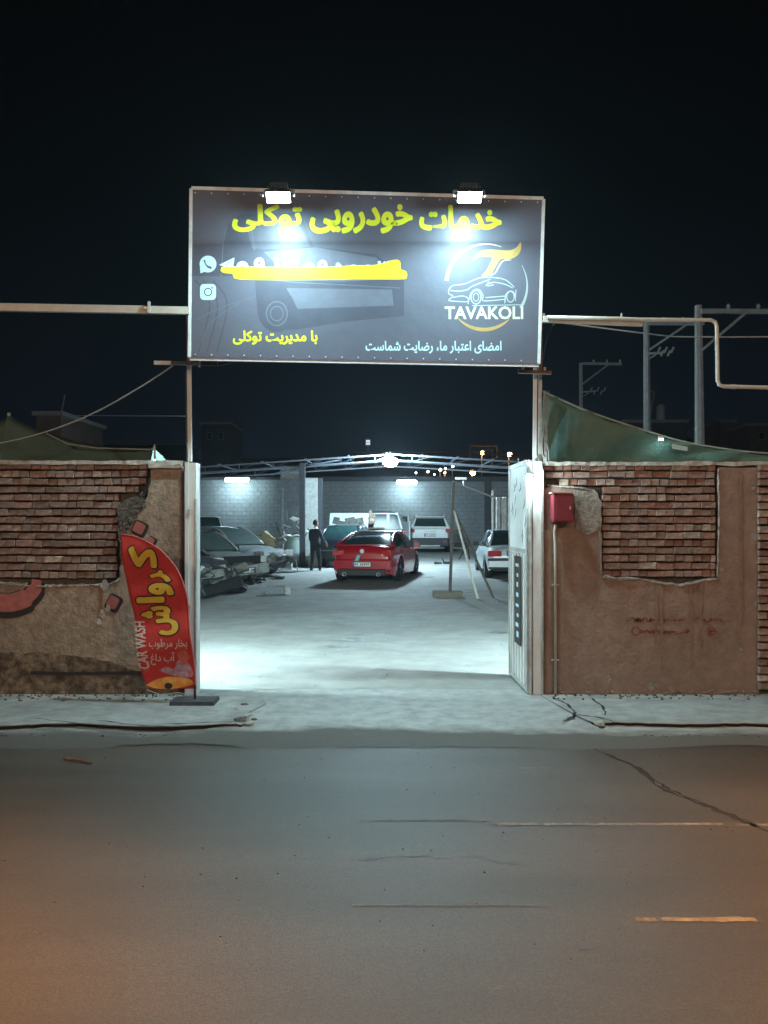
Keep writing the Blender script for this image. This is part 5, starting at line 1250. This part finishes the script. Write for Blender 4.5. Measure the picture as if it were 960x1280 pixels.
part(w3, 'bumper', (-.2, 2.25, .36), (1.1, .14, .22), M['black'], Matrix.Rotation(.2, 3, 'Y'), bevel=.04, jit=.04)
w4 = wreck('parked_car', 'dark green saloon parked in the row behind the wrecks', -6.9, 28.0, R(118), M['greenp'], 4.4, 1.72, 0, 0, 1.46)
w4['category'] = 'car'
w5 = vehicle('estate_car', 'pale estate car with upright tail behind the row of wrecks', 'car', (-7.35, 33.0, gz(33)), R(168), 4.4, 1.70,
             [(-2.2, .90), (-2.12, .98), (-1.5, 1.04), (.9, .98), (1.9, .85), (2.2, .66)], (-2.08, -1.75, .2, 1.15, 1.0, 1.62, .96), M['white'], wheel_r=.32, ax=(-1.3, 1.35), sill=.26, glass=M['glass'])
part(w5, 'bumper', (0, 2.22, .46), (1.6, .16, .26), M['silverp'], bevel=.04)
for s in (1, -1): part(w5, 'headlight', (s * .62, 2.16, .70), (.32, .10, .16), M['lampclear'], bevel=.02)
# debris under the wreck fronts
b = MB(); r9 = random.Random(19)
for k in range(30):
    px = r9.uniform(262, 352); Y = 19.6 + (px - 262) / 90 * 4 + r9.uniform(-.3, .3); x = (px - 480) / 1000 * Y
    b.box((x, Y, gz(Y) + .04), (r9.uniform(.05, .35), r9.uniform(.05, .25), r9.uniform(.03, .12)), Matrix.Rotation(r9.uniform(0, 3), 3, 'Z'), jit=.03)
tag(b.build('wreck_debris', M['black']), 'dark debris scattered on the ground under the wreck fronts', 'debris', kind='stuff')
tb = thing('tyre', 'loose dark tyre lying flat under the front of the wrecks', 'tyre', P(292, 738, 18.9))
b = MB(); c = P(290, 738, 18.9); b.lathe([(.16, .0), (.30, .0), (.33, .05), (.33, .13), (.30, .18), (.16, .18), (.16, 0)], (c.x, 19.1, .03), 'z', 20); R_(b.build('tread', M['tyre'], None, True, 40), tb)

# ================================================================ PERSON standing by the dark car
def person(label, loc, rz, H=1.74):
    root = thing('person', label, 'person', loc, rz)
    J = {}; V = []; E_ = []; Rd = []
    def v(n_, x, y, z, r): J[n_] = len(V); V.append((x * 1.08, y, z)); Rd.append(r * (1.15 if r > .04 else 1))
    def e_(*ns):
        for a, c in zip(ns[:-1], ns[1:]): E_.append((J[a], J[c]))
    v('pel', 0, 0, .95, .13); v('wa', 0, .0, 1.08, .125); v('ch', 0, -.01, 1.27, .15); v('ns', 0, .01, 1.42, .09); v('nk', 0, .02, 1.49, .055); v('hd', 0, .03, 1.54, .055)
    e_('pel', 'wa', 'ch', 'ns', 'nk', 'hd')
    for s, n_ in ((1, 'R'), (-1, 'L')):
        st_ = .05 if s > 0 else -.03
        v('hp' + n_, s * .095, 0, .90, .095); v('kn' + n_, s * .11, .03 + st_, .50, .062); v('an' + n_, s * .13, st_ * 1.6, .09, .042); v('to' + n_, s * .145, st_ * 1.6 + .15, .035, .035)
        e_('pel', 'hp' + n_, 'kn' + n_, 'an' + n_, 'to' + n_)
        v('sh' + n_, s * .19, -.01, 1.38, .068); v('el' + n_, s * .25, .03 if s < 0 else .06, 1.12, .046)
        wx, wy, wz = (s * .24, .14, .88) if s < 0 else (.20, .28, 1.02)
        v('wr' + n_, wx, wy, wz, .028); v('pm' + n_, wx, wy + .03, wz - .07, .034)
        e_('ch', 'sh' + n_, 'el' + n_, 'wr' + n_, 'pm' + n_)
        for k in range(4):
            fx = wx + (k - 1.5) * .018 * 1; ln = (.065, .075, .07, .055)[k]
            v(f'f{k}a' + n_, fx, wy + .035, wz - .11, .010); v(f'f{k}b' + n_, fx, wy + .05, wz - .11 - ln, .008); e_('pm' + n_, f'f{k}a' + n_, f'f{k}b' + n_)
        v('ta' + n_, wx - s * .035, wy + .05, wz - .08, .011); v('tb' + n_, wx - s * .04, wy + .07, wz - .12, .009); e_('pm' + n_, 'ta' + n_, 'tb' + n_)
    me = bpy.data.meshes.new('body'); me.from_pydata(V, E_, []); me.update()
    o = link('body', me, None, root)
    sk = o.modifiers.new('skin', 'SKIN'); sk.use_smooth_shade = True
    for i, r0 in enumerate(Rd): me.skin_vertices[0].data[i].radius = (r0 * (1.15 if i in (J['ch'], J['wa'], J['pel']) else 1), r0)
    me.skin_vertices[0].data[0].use_root = True
    sb = o.modifiers.new('smooth', 'SUBSURF'); sb.levels = 1; sb.render_levels = 1
    bpy.context.view_layer.update()
    m2 = bpy.data.meshes.new_from_object(o.evaluated_get(bpy.context.evaluated_depsgraph_get()))
    o.modifiers.clear(); o.data = m2
    for m in (M['jacket'], M['trousers'], M['skin'], M['shoe']): m2.materials.append(m)
    for p in m2.polygons:
        c = p.center; p.use_smooth = True
        hand = c.z < 1.04 and (abs(c.x) > .17) and c.y > .09 and c.z > .6
        p.material_index = 2 if (c.z > 1.46 or hand) else (3 if c.z < .10 else (1 if c.z < .93 else 0))
    # head with face
    b = MB(); bm = bmesh.new(); bmesh.ops.create_uvsphere(bm, u_segments=20, v_segments=14, radius=1)
    vs = []
    for q in bm.verts:
        x, y, z = q.co; X = x * .078; Y = y * .098; Z = z * .118
        if z < 0: X *= 1 - .22 * (-z) ** 1.3; Y += .012 * (-z) if y > 0 else .02 * (-z)
        if y > .8 and abs(x) < .25 and -.35 < z < .1: Y += .022 * (1 - abs(x) / .25)
        if y > .7 and .02 < z < .22 and .2 < abs(x) < .6: Y -= .008
        vs.append((X, Y + .03, Z + 1.63))
    b.add(vs, [tuple(q.index for q in f.verts) for f in bm.faces]); bm.free(); hd = b.build('head', M['skin'], root, True)
    for s in (1, -1):
        b = MB(); b.box((s * .080, .02, 1.625), (.018, .035, .06)); b.build('ear', M['skin'], hd)
        b = MB(); b.box((s * .030, .118, 1.642), (.024, .012, .010)); b.build('eye', M['hair'], hd)
    b = MB(); b.box((0, .122, 1.575), (.045, .010, .010)); b.build('mouth', M['box'], hd)
    bm = bmesh.new(); bmesh.ops.create_uvsphere(bm, u_segments=20, v_segments=14, radius=1); b = MB(); ids = {}; vs = []
    for q in bm.verts: vs.append((q.co.x * .084, q.co.y * .104 + .022, q.co.z * .122 + 1.640))
    fs = [tuple(q.index for q in f.verts) for f in bm.faces if (f.calc_center_median().z > .30 or (f.calc_center_median().y < .15 and f.calc_center_median().z > -.45))]
    b.add(vs, fs); bm.free(); b.build('hair', M['hair'], root, True)
    return root
person('person in dark jacket and trousers standing by the dark car under the canopy post', (P(394, 0, 26.2).x, 26.2, .0), R(-40))

# ================================================================ BEYOND THE YARD
def util_pole(px, py, Y, w_, label, arm=None, braces=(), trf=False):
    t = thing('utility_pole', label, 'utility pole', P(px, 800, Y), group=None); t.location.z = -.4
    b = MB(); tp_ = P(px, py, Y); b.tube([(tp_.x + .08, Y, -.4), tp_], [w_ * .75, w_ * .45], 8); R_(b.build('post', M['pole'], None), t)
    if arm:
        b = MB(); b.beam(P(arm[0], arm[2], Y - .15), P(arm[1], arm[2] + .5, Y - .15), .13); R_(b.build('cross_arm', M['pole'], None), t)
        b = MB()
        for (x0, y0, x1, y1) in braces: b.beam(P(x0, y0, Y - .15), P(x1, y1, Y - .15), .08)
        R_(b.build('brace', M['pole'], None), t)
        for k in range(3):
            x = arm[0] + (arm[1] - arm[0]) * (.3 + .33 * k); b = MB(); b.lathe([(.02, 0), (.05, .04), (.04, .10), (.07, .14), (.03, .22), (.001, .24)], P(x, arm[2], Y - .15), 'z', 10); R_(b.build('insulator', M['pillar'], None, True), t)
    return t
util_pole(873, 382, 25, .26, 'nearest and tallest utility pole with a long cross arm at the right edge', (876, 990, 389), ((878, 437, 932, 391),))
util_pole(808, 402, 31, .26, 'second utility pole from the right with its brace leaning right', (808, 880, 404), ((812, 437, 858, 406),))
util_pole(726, 454, 45, .22, 'smallest and farthest utility pole standing left behind the teal tarpaulin', (727, 777, 454.5), ((728, 480, 760, 456),))
for (px, py, Y, lb) in ((826, 443, 30.9, 'cluster of pale insulators hanging on the second utility pole'), (742, 491, 44.8, 'cluster of dim insulators hanging on the farthest utility pole')):
    b = MB(); r = random.Random(px)
    b.beam(P(px - 16, py - 1, Y), P(px + 2, py - 2, Y), .08); b.beam(P(px - 14, py + 5, Y), P(px - 6, py, Y), .05)
    for k in range(5): q = P(px - 4 + k * 4.2, py + (2 if k % 2 else -2), Y); b.beam(q, q + Vector((.10, 0, .22)), .07)
    tag(b.build('insulator_rack', M['pole']), lb, 'insulators')
def building(px0, px1, py, Y, m, label, wins=(), lit=None):
    a = P(px0, py, Y); c_ = P(px1, py, Y); t = thing('building', label, 'building', ((a.x + c_.x) / 2, Y, -.4))
    b = MB(); b.box(((a.x + c_.x) / 2, Y + 3, (a.z - .4) / 2), (c_.x - a.x, 6, a.z + .4)); R_(b.build('wall', m, None), t)
    b = MB(); b.box(((a.x + c_.x) / 2, Y + 3, a.z + .08), (c_.x - a.x + .3, 6.3, .22)); R_(b.build('parapet', M['pole'], None), t)
    for (wx, wy, ww, wh) in wins:
        q = P(wx, wy, Y - .03); s = Y / 1000
        b = MB(); b.box((q.x, Y - .02, q.z), (ww * s + .1, .06, wh * s + .1)); wo = R_(b.build('window', M['pole'], None), t)
        b = MB(); b.box((q.x, Y - .06, q.z), (ww * s, .03, wh * s)); p_ = b.build('pane', lit or M['win'], None); p_.parent = wo
    return t
building(45, 76, 519, 40, M['house'], 'dim brown brick stair house rising behind the left tent roof')
building(252, 288, 530, 75, M['houseg'], 'dim grey building just right of the left mast, behind the canopy', ((262, 545, 5, 8), (276, 545, 5, 8)))
building(-90, 30, 545, 85, M['houseg'], 'dark low building far behind the left wall')
building(100, 232, 556, 95, M['houseg'], 'long low dark building on the left skyline')
building(296, 440, 572, 130, M['houseg'], 'long dark block behind the middle of the canopy')
building(438, 560, 566, 140, M['houseg'], 'dark block with one small lit window above the canopy', ((457.8, 553 + 15, 3, 5),))
building(560, 660, 574, 150, M['houseg'], 'dark low block under the orange far street lamps')
building(900, 918, 527, 70, M['house'], 'narrow dim tower-like house right of the nearest utility pole')
building(862, 905, 548, 76, M['houseg'], 'dim low house behind the nearest utility pole', ((884, 560, 5, 6),))
building(935, 1040, 532, 66, M['house'], 'dim brown house at the right edge above the tarpaulin', ((952, 545, 6, 8),))
building(780, 858, 528, 60, M['houseg'], 'grey flat roofed house behind the teal tarpaulin with a water tank on top', ((800, 540, 6, 7),))
t = thing('water_tank', 'pale upright water tank standing on the roof behind the tarpaulin', 'tank', P(826, 528, 61))
b = MB(); q = P(826, 527, 61); b.lathe([(.30, 0), (.32, .1), (.32, 1.15), (.22, 1.3), (.001, 1.35)], (q.x, 61, q.z), 'z', 16); R_(b.build('tank', M['palesteel'], None, True, 40), t)
b = MB(); b.tube([q + Vector((-.9, 0, 0)), q + Vector((-.5, 0, 2.2)), q + Vector((-1.2, 0, 2.6)), q + Vector((-.9, 0, 3.0))], .07, 6); R_(b.build('pipe', M['pole'], None), t)
b = MB(); q = P(460, 566, 138); b.beam(q, q + Vector((0, 0, 2.6)), .2); tag(b.build('rooftop_mast', M['pole']), 'short mast on the dark roof above the canopy ridge', 'mast')
t = thing('window_light', 'small pale lit double window high above the canopy ridge', 'window', P(460, 553, 137))
for k in (-1, 1):
    for j in (-1, 1):
        b = MB(); q = P(460 + k * 1.3, 553 + j * 1.6, 137); b.box((q.x, 137, q.z), (.26, .06, .34)); R_(b.build('pane', M['paleglow'], None), t)
b = MB(); q = P(460, 553, 137.2); b.box((q.x, 137.15, q.z), (1.0, .1, 1.3)); R_(b.build('frame', M['pole'], None), t)
# floor of light dots: far street lamps
FL = [(603, 566, 120, 'orange', .42, 'far orange street lamp left of the pair above the canopy'), (637, 568, 120, 'orange', .50, 'far orange street lamp just left of the gate leaf top'),
      (591, 591, 105, 'orange', .50, 'bright yellow-orange far lamp below the right slope of the canopy'), (520, 591, 130, 'coldpt', .22, 'far bluish lamp dot right of the round floodlight'),
      (535, 589.5, 140, 'warm', .26, 'far warm lamp dot between the round floodlight and the orange cluster'), (543, 593, 135, 'coldpt', .2, 'far pale lamp dot left of the orange cluster, set lowest'),
      (550.5, 587, 125, 'warm', .34, 'brightest lamp of the far orange cluster'), (557, 586, 125, 'orange', .24, 'upper right lamp of the far orange cluster'),
      (556, 591, 125, 'warm', .22, 'lower right lamp of the far orange cluster'), (566, 583, 120, 'warm', .26, 'single far lamp just right of the orange cluster, higher up')]
for px, py, Y, mk, s, lb in FL:
    q = P(px, py, Y); t = thing('street_lamp', lb, 'street lamp', (q.x, Y, -.4), group='far street lamps beyond the yard')
    b = MB(); b.tube([(q.x, Y + .9, -.4), (q.x, Y + .9, q.z + .1), (q.x, Y + .3, q.z + s * .8)], [.10, .07, .05], 6); R_(b.build('post', M['pole'], None), t)
    b = MB(); s *= .7; b.lathe([(.001, -s), (s * .8, -s * .6), (s, 0), (s * .8, s * .6), (.001, s * .8)], q, 'z', 12); R_(b.build('lamp', M[mk], None, True), t)
t = thing('sign_gantry', 'dim roadside frame between the two orange far street lamps', 'gantry', P(612, 560, 118))
b = MB()
for (a, c_) in [((588, 572), (588, 557)), ((588, 557), (622, 557)), ((622, 557), (622, 572)), ((590, 565), (640, 569)), ((606, 562), (616, 562)), ((606, 562), (606, 570)), ((616, 562), (616, 570))]: b.beam(P(*a, 118), P(*c_, 118), .25)
R_(b.build('frame', M['pole'], None), t)
wire('power_line', [(60, 519), (120, 519.5), (232, 520)], 39.5, .02, M['cable'], 'thin wire level across the sky from the brown stair house')
b = MB(); q = P(76, 519, 39.8); b.beam(q, q + Vector((.2, 0, 1.0)), .04); tag(b.build('aerial', M['pole']), 'thin bent aerial on the brown stair house', 'aerial')

# ================================================================ HAZE: thin volume added to put a soft glow around the lamps
b = MB(); b.box((0, 75, 5), (150, 190, 13)); hz = b.build('haze', None)
hm = bpy.data.materials.new('glow_haze'); hm.use_nodes = True; n_ = hm.node_tree.nodes; n_.remove(n_['Principled BSDF'])
pv = n_.new('ShaderNodeVolumePrincipled'); pv.inputs['Color'].default_value = (.72, .86, 1, 1); pv.inputs['Density'].default_value = .0006; pv.inputs['Anisotropy'].default_value = .3
hm.node_tree.links.new(pv.outputs[0], n_['Material Output'].inputs['Volume']); hz.data.materials.append(hm)
tag(hz, kind='stuff')
